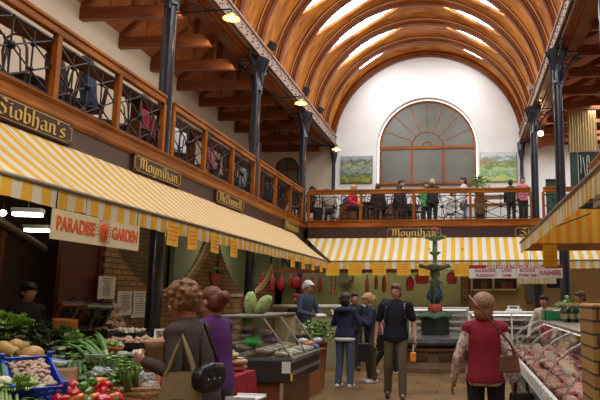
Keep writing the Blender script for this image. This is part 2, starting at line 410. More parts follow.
for i in range(1,8):
    a=PI*i/8; m.cyl((.58*cos(a),-.01,.58*sin(a)),((WR-.06)*cos(a),-.01,(WR-.06)*sin(a)),.02,n=5)
m.build('fan_glazing_bars',W_ORZ,w)
MB().bb(-WR-.04,WR+.04,-.42,-.03,WB-WZ-.05,WB-WZ+.01).build('window_sill',W_ORX,w)
w=bpy.data.objects.new('window_2',None); C.objects.link(w); w.location=(-6.38,YB+.16,6.25); tag(w,kind='structure')
r=.47; m=MB(); m.prism([(r*cos(PI*i/20),r*sin(PI*i/20)) for i in range(21)]+[(-r,-1.35),(r,-1.35)],.02,Matrix.Rotation(PI/2,4,'X')); m.build('pane',PANE,w)
m=MB(); m.tube([((r-.03)*cos(PI*i/20),0,(r-.03)*sin(PI*i/20)) for i in range(21)],.05,5); m.bb(-r,-r+.07,-.04,.04,-1.35,0); m.bb(r-.07,r,-.04,.04,-1.35,0)
m.bb(-r,r,-.04,.04,-.03,.03); m.bb(-.03,.03,-.04,.04,-1.35,r); m.bb(-r,r,-.04,.04,-.7,-.65); m.build('window_frame',W_DARK,w)
# doorway in the back wall of the right aisle
DG=mat('dark green door paint',(.02,.05,.03),.5)
w=bpy.data.objects.new('door_1',None); C.objects.link(w); w.location=(3.22,YB+.2,GZ); tag(w,kind='structure')
MB().bb(-.26,.26,0,.05,0,1.93).build('door_leaf',DG,w); m=MB(); m.bb(-.275,-.2,-.04,0,0,1.95); m.bb(.2,.275,-.04,0,0,1.95); m.bb(-.275,.275,-.04,0,1.88,1.95); m.build('door_frame',DG,w)
# timber lintel arch across the right aisle in front of the end wall
m=MB(); pts=[]
for i in range(21):
    t=i/20; x=2.35+3.7*t; pts.append((x,7.25,6.55+.35*sin(PI*t)))
vs=[];fs=[]
for x,z1,z0 in pts:
    for y in(20.9,21.05): vs+= [(x,y,z0),(x,y,z1)]
for i in range(20):
    a=4*i;b=a+4; fs+=[(a,b,b+1,a+1),(a+2,a+3,b+3,b+2),(a,a+2,b+2,b)]
m.add(vs,fs); m.build('arched_lintel',W_DARK); tag(bpy.data.objects['arched_lintel'],'timber lintel with an arched underside crossing the right aisle before the white wall','lintel')
# ================================================================ columns
def column(x,y,label,zt=7.05):
    root=thing('iron_column',label,'column',(x,y,0),0,'cast iron columns')
    m=MB(); m.lathe([(.2,0),(.2,.15),(.14,.25),(.118,.35),(.112,3.0),(.085,3.2),(.085,4.0),(.085,5.0),(.08,6.25)],n=16); m.build('shaft',COLM,root,smooth=True,auto=40)
    m=MB(); m.lathe([(.08,0),(.11,.03),(.11,.08),(.085,.12),(.09,.4),(.12,.5),(.17,.62),(.2,.68),(.22,.8)],(0,0,6.25),16); m.build('capital',COLM,root,smooth=True,auto=40)
    for a in(0,90,180,270):
        dx,dy=cos(R(a)),sin(R(a)); m=MB()
        L=.5 if a in(0,180) else .62
        if (a==0 and x<0) or (a==180 and x>0): L=.16
        cur=[(dx*(.09+L*t**2.2),dy*(.09+L*t**2.2),6.2+.83*t) for t in[i/10 for i in range(11)]]
        m.tube(cur,.022,5); m.tube([(dx*.1,dy*.1,6.35),(dx*.1,dy*.1,7.02),(dx*(.09+L),dy*(.09+L),7.02)],.02,5)
        for (c,rr) in(((.17,.07),(.30,.055),(.42,.045)) if L>.3 else ((.15,.04),)):
            m.tube([(dx*(c+rr*cos(t)),dy*(c+rr*cos(t)),6.88+rr*sin(t)) for t in[2*PI*i/10 for i in range(10)]],.013,4,close=True)
        m.tube([(dx*(.17+.06*cos(t)),dy*(.17+.06*cos(t)),6.68+.06*sin(t)) for t in[2*PI*i/10 for i in range(10)]],.013,4,close=True)
        for t in(.35,.55,.75): c=cur[int(t*10)]; m.cyl(c,(dx*.1,dy*.1,c[2]+.1),.01,n=4)
        m.build('bracket',COLM,root)
    m=MB(); m.cyl((-.11,-.03,3.65),(-.10,-.03,6.6),.022,n=6); m.build('drain_pipe',COLM,root)
for i in range(3): column(XL-.04,YC[i],['nearest black iron column on the left gallery edge','middle black iron column on the left gallery edge','black iron column at the corner of the left and back galleries'][i])
column(XR+.12,YC[0],'black iron column just showing at the top right edge of the photo')
column(XR+.03,YC[1],'thick black iron column on the right, nearer of the close pair')
column(XR-.02,YC[2],'thinner black iron column rising through the back gallery rail on the right')
for x,y,l in((XL,YB-.12,'dark iron half column at the left foot of the vault, against the end wall'),(XR,YB-.12,'dark iron half column at the right foot of the vault, against the end wall')):
    root=thing('wall_column',l,'column',(x,y,GZ)); m=MB(); m.lathe([(.1,0),(.1,.1),(.07,.2),(.06,2.6),(.12,2.9),(.15,3.25)],n=12); m.build('shaft',COLM,root,smooth=True)
    m=MB(); m.tube([(0,-.08-.5*(t/8)**2,2.5+.72*t/8) for t in range(9)],.03,5); m.build('bracket',COLM,root)
# ================================================================ gallery edges
def fascia_profile(axis,a0,a1,pos,face,label,name='gallery_fascia'):
    # moulded timber edge board; 'face' = direction (+1/-1) the face looks along the other axis
    root=thing(name,label,'fascia')
    prof=[(0,3.57),(.02,3.57),(.05,3.60),(.05,3.63),(.03,3.655),(.03,3.73),(.05,3.75),(.065,3.77),(.065,3.79),(0,3.79)]
    m=MB(); n=len(prof); vs=[]
    for a in(a0,a1):
        for o,z in prof:
            vs.append((pos+face*o,a,z) if axis=='Y' else (a,pos+face*o,z))
    fs=[(i,(i+1)%n,n+(i+1)%n,n+i) for i in range(n)]+[tuple(range(n)),tuple(range(2*n-1,n-1,-1))]
    m.add(vs,fs); m.build('moulded_edge',W_ORANGE if axis=='Y' else W_ORX,root)
    b=MB()
    if axis=='Y': b.bb(pos,pos-face*.06,a0,a1,3.05,3.58)
    else: b.bb(a0,a1,pos,pos-face*.06,3.05,3.58)
    b.build('name_board_backing',FASC if axis=='Y' else SIGNBR,root)
    return root
fascia_profile('Y',1.5,YG-.05,XL+.05,1,'moulded varnished timber edge of the left gallery above the awnings')
fascia_profile('X',XL+.2,XWR,YG-.18,-1,'moulded varnished timber edge of the back gallery above its awning')
r=fascia_profile('Y',3.,10.45,XR+.05,-1,'moulded timber cornice end at the right edge above the awning')
def lattice(w,h):
    m=MB(); B=lambda a,b,r=.011: m.cyl((0,a[0],a[1]),(0,b[0],b[1]),r,n=5)
    B((0,.05),(w,.05)); B((0,h-.06),(w,h-.06)); B((0,h*.5),(w*.5,h-.06)); B((w*.5,h-.06),(w,h*.5)); B((0,h*.5),(w*.5,.05)); B((w*.5,.05),(w,h*.5))
    B((0,h-.06),(w*.5,h*.5)); B((w*.5,h*.5),(w,h-.06)); B((0,.05),(w*.5,h*.5)); B((w*.5,h*.5),(w,.05)); B((w*.25,.05),(w*.25,h-.06)); B((w*.75,.05),(w*.75,h-.06)); B((w*.5,.05),(w*.5,h-.06))
    for a,b in((.25,.5+.22),(.75,.72),(.25,.28),(.75,.28),(.5,.5)): m.ell((0,w*a,.05+(h-.11)*b if b!=.5 else h*.5),.03 if a!=.5 else .05,8,6)
    for a in(0.02,.25,.5,.75,.98):
        for z in(.05,h-.06): m.ell((0,w*a,z),.022,6,4)
    return m
LM={}
def railing(axis,posts,pos,label,grp,ext=(0,0)):
    root=thing('gallery_railing',label,'railing',(pos,posts[0],0) if axis=='Y' else (posts[0],pos,0),0,grp)
    if axis=='X': root.rotation_euler=(0,0,-PI/2)   # local +Y -> world +X
    L=posts[-1]-posts[0]
    m=MB(); m.bb(-.06,.06,0-ext[0],L+ext[1],4.66,4.71); m.bb(-.04,.04,-ext[0],L+ext[1],4.57,4.66); m.build('top_rail',W_ORANGE,root,bevel=.012)
    MB().bb(-.05,.05,-ext[0],L+ext[1],3.79,3.81).build('bottom_rail',W_ORANGE,root)
    for i,p in enumerate(posts):
        MB().bb(-.035,.035,p-posts[0]-.038,p-posts[0]+.038,3.81,4.57).build('post',W_ORZ,root)
    for a,b in zip(posts[:-1],posts[1:]):
        w=b-a-.076; h=.75; o=lattice(w,h).build('lattice_panel',IRON,root); o.location=(-.02 if axis=='Y' else 0,a-posts[0]+.038,3.81)
    return root
c=.16
railing('Y',[3.6,4.95],XL,'varnished rail with iron lattice at the top left edge of the photo, nearest run','railing runs of the left gallery')
railing('Y',[5.1,6.47,7.76,Y0-c],XL,'varnished rail with iron lattice, left gallery run ending at the nearest column','railing runs of the left gallery')
railing('Y',[Y0+c,10.62,11.98,YC[1]-c],XL,'varnished rail with iron lattice, left gallery run between nearest and middle columns','railing runs of the left gallery')
railing('Y',[YC[1]+c,14.92,16.28,YC[2]-c],XL,'varnished rail with iron lattice, left gallery run between middle and corner columns','railing runs of the left gallery')
xb=[-4.45,-2.91,-1.38,.24,1.96]
railing('X',xb,YG,'varnished rail across the back gallery between the corner and the thin column','railing runs of the back gallery')
railing('X',[2.3,3.3,4.6,6.1],YG,'varnished rail of the back gallery right of the thin column','railing runs of the back gallery')
# ================================================================ awnings
AY=(.80,.44,.06); AW=(.76,.68,.52)
ST_L=stripes('awning stripes running down, left',1,.24,AY,AW,.5,.25)
ST_B=stripes('awning stripes running down, back',0,.24,(.86,.52,.07),(.84,.82,.74),.5,.25,off=.3)
ST_V=stripes('valance stripes, left',1,.24,(.80,.46,.05),AW,.5,.25)
ST_R=stripes('awning stripes right',1,.2,(.86,.55,.08),(.84,.80,.68),.5,.45)
ST_RU=stripes('awning stripes right end',0,.2,(.75,.30,.03),(.75,.42,.08),.5,.5)
BAR=mat('weathered awning bar',(.22,.18,.14),.5,.4,var=.15)
def awning(axis,a0,a1,pi,zi,po,zo,vh,label,ms,mv,skew=(0,0)):
    """inner edge at (pi,zi), outer edge at (po,zo); runs a0..a1 along axis"""
    root=thing('striped_awning',label,'awning')
    P=(lambda a,p,z:(p,a,z)) if axis=='Y' else (lambda a,p,z:(a,p,z))
    m=MB(); n=max(2,int((a1-a0)/.3)); t=.006; nx=6
    vs=[];fs=[]
    for i in range(n+1):
        for j in range(nx+1):
            u=j/nx; lo=a0+skew[0]*u; hi=a1+skew[1]*u; a=lo+(hi-lo)*i/n
            z=zi+(zo-zi)*u-.035*sin(PI*u)*(1+.25*sin(a*2.1)); vs.append(P(a,pi+(po-pi)*u,z))
    for i in range(n):
        for j in range(nx):
            q=i*(nx+1)+j; fs.append((q,q+1,q+nx+2,q+nx+1))
    m.add(vs,fs); o=m.build('canopy',ms,root,smooth=True)
    m=MB(); n=max(4,int((a1-a0)/.06)); vs=[];fs=[]
    lo,hi=a0+skew[0],a1+skew[1]
    for i in range(n+1):
        a=lo+(hi-lo)*i/n; w=.008*sin(a*26)+.006*sin(a*9.)
        for j in range(3): vs.append(P(a,po+w*j/2,zo-.01-vh*j/2+(.006*sin(a*5.7) if j==2 else 0)))
    for i in range(n):
        for j in range(2): q=i*3+j; fs.append((q,q+1,q+4,q+3))
    m.add(vs,fs); m.build('valance',mv,root,smooth=True)
    m=MB(); sg=1 if po>pi else -1; c=[P(lo,po,zo),P(hi,po,zo)]; m.cyl(c[0],c[1],.022,n=8); m.build('front_bar',BAR,root)
    k=lo+.4
    while k<hi-.2:
        m=MB(); m.cyl(P(k,pi+sg*.03,zi-.3),P(k,po-sg*.03,zo-.02),.014,n=6); m.build('arm',BAR,root); k+=2.6
    return root
awning('Y',2.2,5.68,XL+.05,3.33,-3.6,2.575,.17,'near stretch of yellow and cream striped awning at the left edge, above the garden banner',ST_L,ST_V)
awning('Y',5.69,16.52,XL+.05,3.33,-3.6,2.575,.18,'long yellow and cream striped awning under the left gallery, running to the corner',ST_L,ST_V,skew=(0,-.0))
awning('X',XL+.2,5.8,YG-.24,3.27,16.56,2.57,.20,'yellow and white striped awning across the back below the gallery',ST_B,ST_B,skew=(.9,0))
# right awning with its closed end
ra=awning('Y',2.6,12.2,XR+.1,3.33,1.12,2.66,.2,'yellow and white striped awning at the right edge with glowing orange underside',ST_R,ST_R)
m=MB(); m.add([(1.14,12.2,2.64),(XR+.1,12.2,3.3),(3.2,12.2,3.3),(3.2,12.2,2.62)],[(0,1,2,3)]); m.build('end_panel',ST_RU,ra)
m=MB(); m.bb(1.13,3.2,12.17,12.23,2.50,2.64); m.build('end_rail',mat('brown end rail',(.28,.10,.03),.5),ra)
# ================================================================ gothic lettering with a broad nib
G={'S':(.85,[[(.72,1.25),(.5,1.45),(.2,1.3),(.2,1.0),(.65,.6),(.65,.2),(.4,0),(.08,.2)],[(.2,1.3),(.2,.85)]]),
'M':(1.2,[[(.02,1.2),(.2,1.4),(.3,1.1),(.25,.2),(.1,.0)],[(.3,1.2),(.5,1.42),(.62,1.2),(.62,.15)],[(.62,1.2),(.82,1.42),(1.0,1.2),(1.0,.2),(1.12,.02)]]),
'D':(.95,[[(.2,1.35),(.2,.1)],[(.02,1.2),(.35,1.42),(.8,1.1),(.8,.3),(.5,.0),(.1,.08)]]),
'i':(.42,[[(.06,.85),(.18,.95),(.2,.15),(.34,.02)],[(.14,1.25),(.26,1.2)]]),
'o':(.68,[[(.14,.8),(.14,.15),(.36,.0)],[(.14,.8),(.36,.98),(.54,.8),(.54,.15),(.36,.0)]]),
'b':(.68,[[(.02,1.35),(.15,1.45),(.15,.12),(.36,.0)],[(.15,.8),(.36,.95),(.54,.8),(.54,.15),(.36,.0)]]),
'h':(.70,[[(.02,1.35),(.15,1.45),(.15,.0)],[(.15,.78),(.38,.96),(.54,.8),(.54,.1),(.42,-.25)]]),
'a':(.70,[[(.12,.8),(.36,.96),(.52,.8),(.52,.12),(.66,.02)],[(.52,.55),(.14,.4),(.14,.12),(.3,.0),(.52,.15)]]),
'n':(.74,[[(.04,.85),(.17,.95),(.17,.02)],[(.17,.78),(.4,.96),(.55,.8),(.55,.12),(.68,.02)]]),
'u':(.74,[[(.04,.85),(.17,.95),(.17,.15),(.36,.0),(.55,.18)],[(.55,.95),(.55,.12),(.68,.02)]]),
'y':(.70,[[(.04,.85),(.15,.95),(.15,.2),(.34,.02),(.54,.15)],[(.54,.95),(.54,.05),(.4,-.35),(.12,-.4)]]),
's':(.58,[[(.48,.85),(.3,.97),(.12,.8),(.12,.62),(.44,.36),(.44,.15),(.26,.0),(.06,.1)]]),
'e':(.6,[[(.14,.8),(.14,.15),(.32,.0),(.5,.12)],[(.14,.8),(.34,.97),(.48,.75),(.14,.45)]]),
'l':(.4,[[(.04,1.35),(.17,1.45),(.17,.14),(.32,.02)]]),
'c':(.5,[[(.42,.85),(.3,.97),(.12,.8),(.12,.15),(.28,.0),(.44,.1)]]),
"'":(.3,[[(.12,1.45),(.16,1.15)]]),' ':(.4,[])}
def gothic(word,h,th=.006):
    """returns an MB in XZ plane (faces -Y), and its width; h = cap height"""
    k=h/1.45; m=MB(); x=0; nv=(cos(R(42))*.105,sin(R(42))*.105)
    for ch in word:
        w,st=G[ch]
        for s in st:
            for (ax,az),(bx,bz) in zip(s[:-1],s[1:]):
                pts=[(ax-nv[0],az-nv[1]),(ax+nv[0],az+nv[1]),(bx+nv[0],bz+nv[1]),(bx-nv[0],bz-nv[1])]
                m.add([((px+x)*k,yy,pz*k) for yy in(0,-th) for px,pz in pts],[(0,1,2,3),(7,6,5,4),(0,4,5,1),(1,5,6,2),(2,6,7,3),(3,7,4,0)])
        x+=w
    return m,x*k
def name_sign(word,cx,cy,cz,L,H,rz,label,tail=''):
    root=thing('name_sign',label,'sign',(cx,cy,cz),rz,'gilt lettered stallholder signs')
    b=MB(); b.bb(-L/2,L/2,-.02,.02,-H/2,H/2); b.build('board',SIGNBR,root,bevel=.006)
    m=MB(); e=.022; q=.05
    pts=[(-L/2+e+q,H/2-e),(L/2-e-q,H/2-e),(L/2-e-q,H/2-e-q*.6),(L/2-e,H/2-e-q*.6),(L/2-e,-H/2+e+q*.6),(L/2-e-q,-H/2+e+q*.6),(L/2-e-q,-H/2+e),(-L/2+e+q,-H/2+e),(-L/2+e+q,-H/2+e+q*.6),(-L/2+e,-H/2+e+q*.6),(-L/2+e,H/2-e-q*.6),(-L/2+e+q,H/2-e-q*.6)]
    m.tube([(x,-.022,z) for x,z in pts],.006,4,close=True); m.build('gilt_border',GOLD,root)
    h=H*.66; mm,w=gothic(word,h); s=(L-.26)/w
    for i,(x,y,z) in enumerate(mm.v): mm.v[i]=((x-w/2)*s,y-.022,z-h*.45)
    mm.build('lettering',GOLD,root)
for wd,a,b,l in(("Siobhan's",5.40,6.74,'brown sign with gilt gothic Siobhan\'s at the left edge'),("Moynihan",8.12,9.58,'brown sign with gilt gothic Moynihan above the long left awning'),("McDonnell",11.05,12.5,'brown sign with gilt gothic Mc Donnell, left side'),("Mulcahy",15.5,16.9,'small far brown gilt sign nearest the gallery corner, left side')):
    if wd=='Mulcahy': G.setdefault('D',None); wd='Moynihan'
    name_sign(wd,XL+.075,(a+b)/2,3.465,b-a,.25,PI/2,l)
name_sign('Moynihan',-1.36,YG-.205,3.41,1.55,.30,0,'brown sign with gilt gothic Moynihan over the back awning behind the fountain')
name_sign('Siobhan',2.2,YG-.205,3.41,1.5,.30,0,'brown sign with gilt border over the back awning beside the right awning tip')
# ================================================================ yellow cards under the awnings
ORT=mat('orange card print',(.75,.20,.02),.6)
def card(x,y,z,w,h,rz,label,grp,tilt=0,big=False):
    root=thing('price_card',label,'card',(x,y,z),rz,grp)
    b=MB(); b.bb(-w/2,w/2,-.004,.004,-h,0); b.build('card_board',YEL,root)
    rnd=random.Random(int(x*100+y*10)); m=MB(); zz=-h*.14
    while zz>-h*.88:
        x0=-w*.4; 
        while x0<w*.36:
            l=rnd.uniform(.02,.05); m.bb(x0,min(x0+l,w*.42),-.007,-.004,zz-.014,zz+.010); x0+=l+.012
        zz-=h*.19
    tag(m.build('printed_lines',ORT,root),kind='stuff'); root.rotation_euler=(0,tilt,rz); return root
for i,(y,h,t) in enumerate([(7.42,.27,.03),(7.98,.27,-.05),(8.75,.26,.04),(9.5,.27,0),(12.9,.26,0),(13.8,.26,.03),(14.7,.25,0),(15.6,.25,0)]):
    card(-3.55,y,2.5,.28,h,PI/2,['first','second','third','fourth','fifth','sixth','seventh','eighth'][i]+' yellow card hanging on the left awning valance, counted from the near end','yellow cards on the left awning',t)
for i,(xc) in enumerate([-3.45,-2.85,-2.2,-1.55]):
    card(xc,16.5,2.52,.36,.33,0,['leftmost','second from left','third from left','fourth from left'][i]+' yellow card on the back awning valance','yellow cards on the back awning')
card(-.98,16.5,2.50,.35,.32,0,'yellow card on the back awning just left of the fountain stem','yellow cards on the back awning')
card(-.0,16.5,2.50,.42,.34,0,'yellow card on the back awning between fountain and red specials banner','yellow cards on the back awning')
card(1.66,12.05,2.60,.27,.42,0,'yellow card hanging at the tip of the right awning in front of the specials banner','yellow card at the right awning tip')
# ================================================================ banners
root=thing('shop_banner','cream banner with red PARADISE GARDEN lettering and a red sun face','banner',(-3.6,5.95,2.385),0)
root.rotation_euler=(0,0,R(90)); RED=mat('sun red print',(.68,.11,.02),.6); MAR=mat('maroon print',(.25,.02,.05),.6)
BC=mat('banner cream',(.72,.62,.36),.7,var=.05)
MB().bb(-.75,.75,-.006,.006,-.27,0).build('banner_board',BC,root)
m=MB()
for x in(-.7,.7): m.cyl((x,0,0),(x,0,.16),.006,n=5)
tag(m.build('hanging_cords',BLACK,root),kind='stuff')
text_mesh('word_paradise','PARADISE',.17,RED,root,(-.395,-.008,-.13),(PI/2,0,0),.002,.80,bold=.007)
text_mesh('word_garden','GARDEN',.17,RED,root,(.46,-.008,-.13),(PI/2,0,0),.002,.74,bold=.007)
sx=.06; m=MB(); m.ell((sx,-.008,-.13),(.085,.012,.105),16,10); m.build('sun_disc',RED,root,smooth=True)
m=MB()
for i in range(24):
    a=2*PI*i/24; r0,r1=.10,(.165 if i%2 else .14); m.add([(sx+r0*cos(a-.06),-.009,-.13+r0*1.15*sin(a-.06)),(sx+r0*cos(a+.06),-.009,-.13+r0*1.15*sin(a+.06)),(sx+r1*cos(a),-.009,-.13+r1*sin(a))],[(0,1,2)])
tag(m.build('sun_rays',MAR,root),kind='stuff')
m=MB()
for s in(-1,1): m.box((sx+s*.028,-.021,-.125),(.028,.003,.008)); m.box((sx+s*.028,-.021,-.108),(.032,.003,.005))
m.box((sx,-.022,-.15),(.008,.004,.04)); m.box((sx,-.022,-.185),(.036,.003,.008)); m.build('sun_face_lines',MAR,root)
root=thing('specials_banner','red and white butcher banner reading LOIN HAM & BACON SPECIALS','banner',(1.08,12.99,2.27))
REDB=mat('banner red',(.36,.012,.03),.6); RTX=mat('banner lettering red',(.36,.015,.08),.6)
MB().bb(-.95,.95,0,.02,-.07,0).build('red_strip',REDB,root); MB().bb(-.95,.95,0,.02,-.27,-.072).build('white_strip',PAPER,root)
text_mesh('headline','LOIN HAM & BACON SPECIALS',.075,PAPER,root,(.0,-.003,-.036),(PI/2,0,0),.002,1.15,bold=.003)
for x,a,b in((-.62,'SAUSAGES','PUDDING'),(-.18,'LOIN','HAM'),(.24,'BODICE','PORK RIB')):
    text_mesh('price_word',a,.085,RTX,root,(x,-.003,-.115),(PI/2,0,0),.002,1.05,bold=.002); text_mesh('price_word',b,.085,RTX,root,(x,-.003,-.215),(PI/2,0,0),.002,1.0,bold=.002)
text_mesh('price_word','RASHERS',.13,RTX,root,(.70,-.003,-.165),(PI/2,0,0),.002,.8,bold=.003)
for x in(-.40,.02,.46): MB().bb(x-.003,x+.003,-.003,.0,-.26,-.09).build('divider',MAR,root)
m=MB()
for x in(-.9,.9): m.cyl((x,.01,0),(x,.01,1.36),.006,n=4)
tag(m.build('hanging_wires',BLACK,root),kind='stuff')
# ================================================================ lamps on brackets
LAMPON=emis('glowing bulb',(1,.72,.35),30); BRASS=mat('brass shade',(.55,.33,.08),.35,.7); BRIN=mat('gilt lamp shade',(.75,.48,.12),.4)
for i,(lx,y,z) in enumerate([(-3.65,YC[0],6.03),(-3.62,YC[1],5.97),(-3.66,YC[2],5.92)]):
    root=thing('bracket_lamp','brass shaded lamp on a long arm from the '+['nearest','middle','corner'][i]+' left column','lamp',(lx,y,z),0,'arm lamps of the left columns')
    m=MB(); m.tube([(XL-lx,0,.12),(-.02,0,.16),(0,0,.15),(0,0,.06)],.014,6); m.tube([(XL-lx,0,.45),((XL-lx)*.5,0,.2),((XL-lx)*.3,0,.14)],.01,5); m.build('arm',IRON,root)
    m=MB(); m.lathe([(.03,.09),(.05,.07),(.06,.04),(.135,.0),(.14,-.01),(.13,-.005),(.05,.03),(0,.05)],n=20); m.build('lamp_shade',BRIN,root,smooth=True)
    MB().ell((0,0,-.01),.036,12,8).build('bulb',LAMPON,root,smooth=True)
root=thing('pendant_lamp','round glowing pendant lamp under the right aisle roof between the two columns','lamp',(2.45,19.0,6.62))
MB().ell((0,0,0),.085,14,10).build('globe',emis('glowing globe',(1,.78,.45),18),root,smooth=True); MB().cyl((0,0,.08),(0,0,.9),.008,n=5).build('cord',IRON,root)
root=thing('pendant_lamp','small glowing pendant lamp just above the bright round one, right aisle','lamp',(2.66,20.3,7.05))
MB().ell((0,0,0),.04,14,10).build('globe',emis('glowing globe2',(1,.85,.6),18),root,smooth=True); MB().cyl((0,0,.04),(0,0,.7),.008,n=5).build('cord',IRON,root)
# floodlights on the girder
for i,y in enumerate([13.9,17.2,19.1]):
    root=thing('floodlight','small dark floodlight on top of the left girder, '+['nearest','middle','farthest']['012'.index(str(i))]+' of three','floodlight',(XL+.12,y,7.46),0,'floodlights on the left girder')
    MB().box((0,0,.1),(.16,.2,.16),ry=.5).build('housing',BLACK,root,bevel=.01); MB().cyl((0,0,-.02),(0,0,.06),.02,n=6).build('mount',BLACK,root)
for i,y in enumerate([10.9,17.4]):
    root=thing('floodlight','small grey floodlight on top of the right girder, '+['nearer','farther'][i]+' of two','floodlight',(XR-.12,y,7.46),0,'floodlights on the right girder')
    MB().box((0,0,.1),(.14,.18,.15),ry=-.5).build('housing',STEEL,root,bevel=.01); MB().cyl((0,0,-.02),(0,0,.06),.02,n=6).build('mount',BLACK,root)
# ================================================================ paintings (invented landscape colours by noise)
def painting(name,label,cx,cz,w,h,bands,seed,y=YB-.05):
    m_,nt,b=nodes(name); L=nt.links
    tc=N(nt,'ShaderNodeTexCoord'); sp=N(nt,'ShaderNodeSeparateXYZ'); L.new(tc.outputs['Object'],sp.inputs[0])
    mp=N(nt,'ShaderNodeMapping'); mp.inputs['Scale'].default_value=(2.2,1,4.5); mp.inputs['Location'].default_value=(seed,0,seed*2); L.new(tc.outputs['Object'],mp.inputs[0])
    nz=N(nt,'ShaderNodeTexNoise'); nz.inputs['Scale'].default_value=1.7; nz.inputs['Detail'].default_value=7; nz.inputs['Distortion'].default_value=.6; L.new(mp.outputs[0],nz.inputs['Vector'])
    a=N(nt,'ShaderNodeMath',operation='MULTIPLY_ADD'); L.new(sp.outputs[2],a.inputs[0]); a.inputs[1].default_value=1/h; a.inputs[2].default_value=-.0
    c=N(nt,'ShaderNodeMath',operation='MULTIPLY_ADD'); L.new(nz.outputs[0],c.inputs[0]); c.inputs[1].default_value=.9; c.inputs[2].default_value=-.45
    d=N(nt,'ShaderNodeMath',operation='ADD'); L.new(a.outputs[0],d.inputs[0]); L.new(c.outputs[0],d.inputs[1])
    cr=N(nt,'ShaderNodeValToRGB'); cr.color_ramp.interpolation='LINEAR'; e=cr.color_ramp.elements
    for i,(p,col) in enumerate(bands):
        el=e[i] if i<2 else e.new(p); el.position=p; el.color=tuple(col)+(1,)
    L.new(d.outputs[0],cr.inputs[0]); L.new(cr.outputs[0],b.inputs['Base Color']); b.inputs['Roughness'].default_value=.6
    root=thing('painting',label,'painting',(cx,y,cz-h/2)); MB().bb(-w/2,w/2,-.03,.0,0,h).build('canvas',m_,root)
    MB().bb(-w/2-.01,w/2+.01,0,.02,-.01,h+.01).build('stretcher',W_DARK,root)
painting('woodland paint','woodland landscape painting with pale blue river hung left of the arched window',-3.78,6.18,1.14,.98,[(0,(.10,.13,.03)),(.15,(.32,.33,.06)),(.3,(.08,.12,.05)),(.42,(.30,.36,.42)),(.5,(.12,.16,.08)),(.62,(.40,.45,.30)),(.75,(.10,.12,.08)),(.9,(.35,.42,.42))],3.1)
painting('hill paint','wide landscape painting of green hills and fields hung right of the arched window',1.31,6.2,1.26,1.06,[(0,(.30,.50,.10)),(.14,(.60,.60,.25)),(.26,(.15,.42,.10)),(.36,(.50,.52,.55)),(.45,(.45,.60,.15)),(.56,(.12,.30,.12)),(.66,(.50,.30,.15)),(.76,(.25,.40,.40)),(.9,(.70,.75,.78))],8.7)
# ================================================================ curtain and dark window, right aisle
CUR=mat('cream curtain cloth',(.58,.46,.24),.8,var=.05)
root=thing('curtain','long cream pleated curtain hanging high in the right aisle','curtain',(3.10,17.95,7.02))
m=MB(); n=90; vs=[]
for i in range(n+1):
    x=.82*i/n; y=.05*sin(i*.75)+.02*sin(i*.37)
    vs+= [(x,y*.7,0),(x,y*1.3,-1.22)]
m.add(vs,[(2*i,2*i+1,2*i+3,2*i+2) for i in range(n)]); m.build('cloth',CUR,root,smooth=True); MB().cyl((-.03,0,0),(.86,0,0),.02,n=6).build('rod',W_ORX,root)
root=thing('folding_screen','dark green panelled screen with pale hanging bits below the cream curtain','screen',(3.14,18.0,GZ))
MB().bb(0,.22,0,.05,0,1.98).build('panel',DG,root); MB().bb(.24,1.1,0,.05,0,1.98).build('panel',mat('near black green',(.01,.02,.015),.5),root)
m=MB(); rr=random.Random(4)
for i in range(9): m.tube([(.3+.08*i+rr.uniform(-.03,.03),-.05,1.9-rr.uniform(0,.2)),(.3+.08*i,-.06,1.6),(.3+.08*i+rr.uniform(-.06,.06),-.05,1.4-rr.uniform(0,.4))],.016,5)
tag(m.build('hanging_pieces',mat('pale grey cloth strips',(.4,.42,.38),.8),root),kind='stuff')
# ================================================================ people
def remeshed(mb,name,mats,parent,vox,smooth=3,pick=None):
    o=mb.build(name,mats if not isinstance(mats,list) else mats[0])
    r=o.modifiers.new('r','REMESH'); r.mode='VOXEL'; r.voxel_size=vox; r.use_smooth_shade=True
    if smooth: s=o.modifiers.new('s','SMOOTH'); s.factor=.5; s.iterations=smooth
    dg=bpy.context.evaluated_depsgraph_get(); me=bpy.data.meshes.new_from_object(o.evaluated_get(dg)); me.name=name
    old=o.data; o.modifiers.clear(); o.data=me; bpy.data.meshes.remove(old)
    if isinstance(mats,list):
        me.materials.clear()
        for m in mats: me.materials.append(m)
        if pick:
            idx=[pick(p.center) for p in me.polygons]; me.polygons.foreach_set('material_index',idx)
    o.parent=parent; return o
def cap(m,a,b,ra,rb,n=12):
    a=Vector(a);b=Vector(b)
    m.cyl(a,b,ra,rb,n); m.ell(a,ra,n,8); m.ell(b,rb,n,8)
SK=mat('warm fair skin',(.46,.225,.14),.55,var=.05,scale=20)
SHOE=mat('dark shoe leather',(.03,.025,.02),.4); TRAINER=mat('white trainer',(.7,.7,.68),.6)
EYE=mat('eye white',(.75,.73,.7),.3); EYED=mat('dark iris',(.04,.03,.025),.3); LIP=mat('lip',(.42,.15,.12),.5)
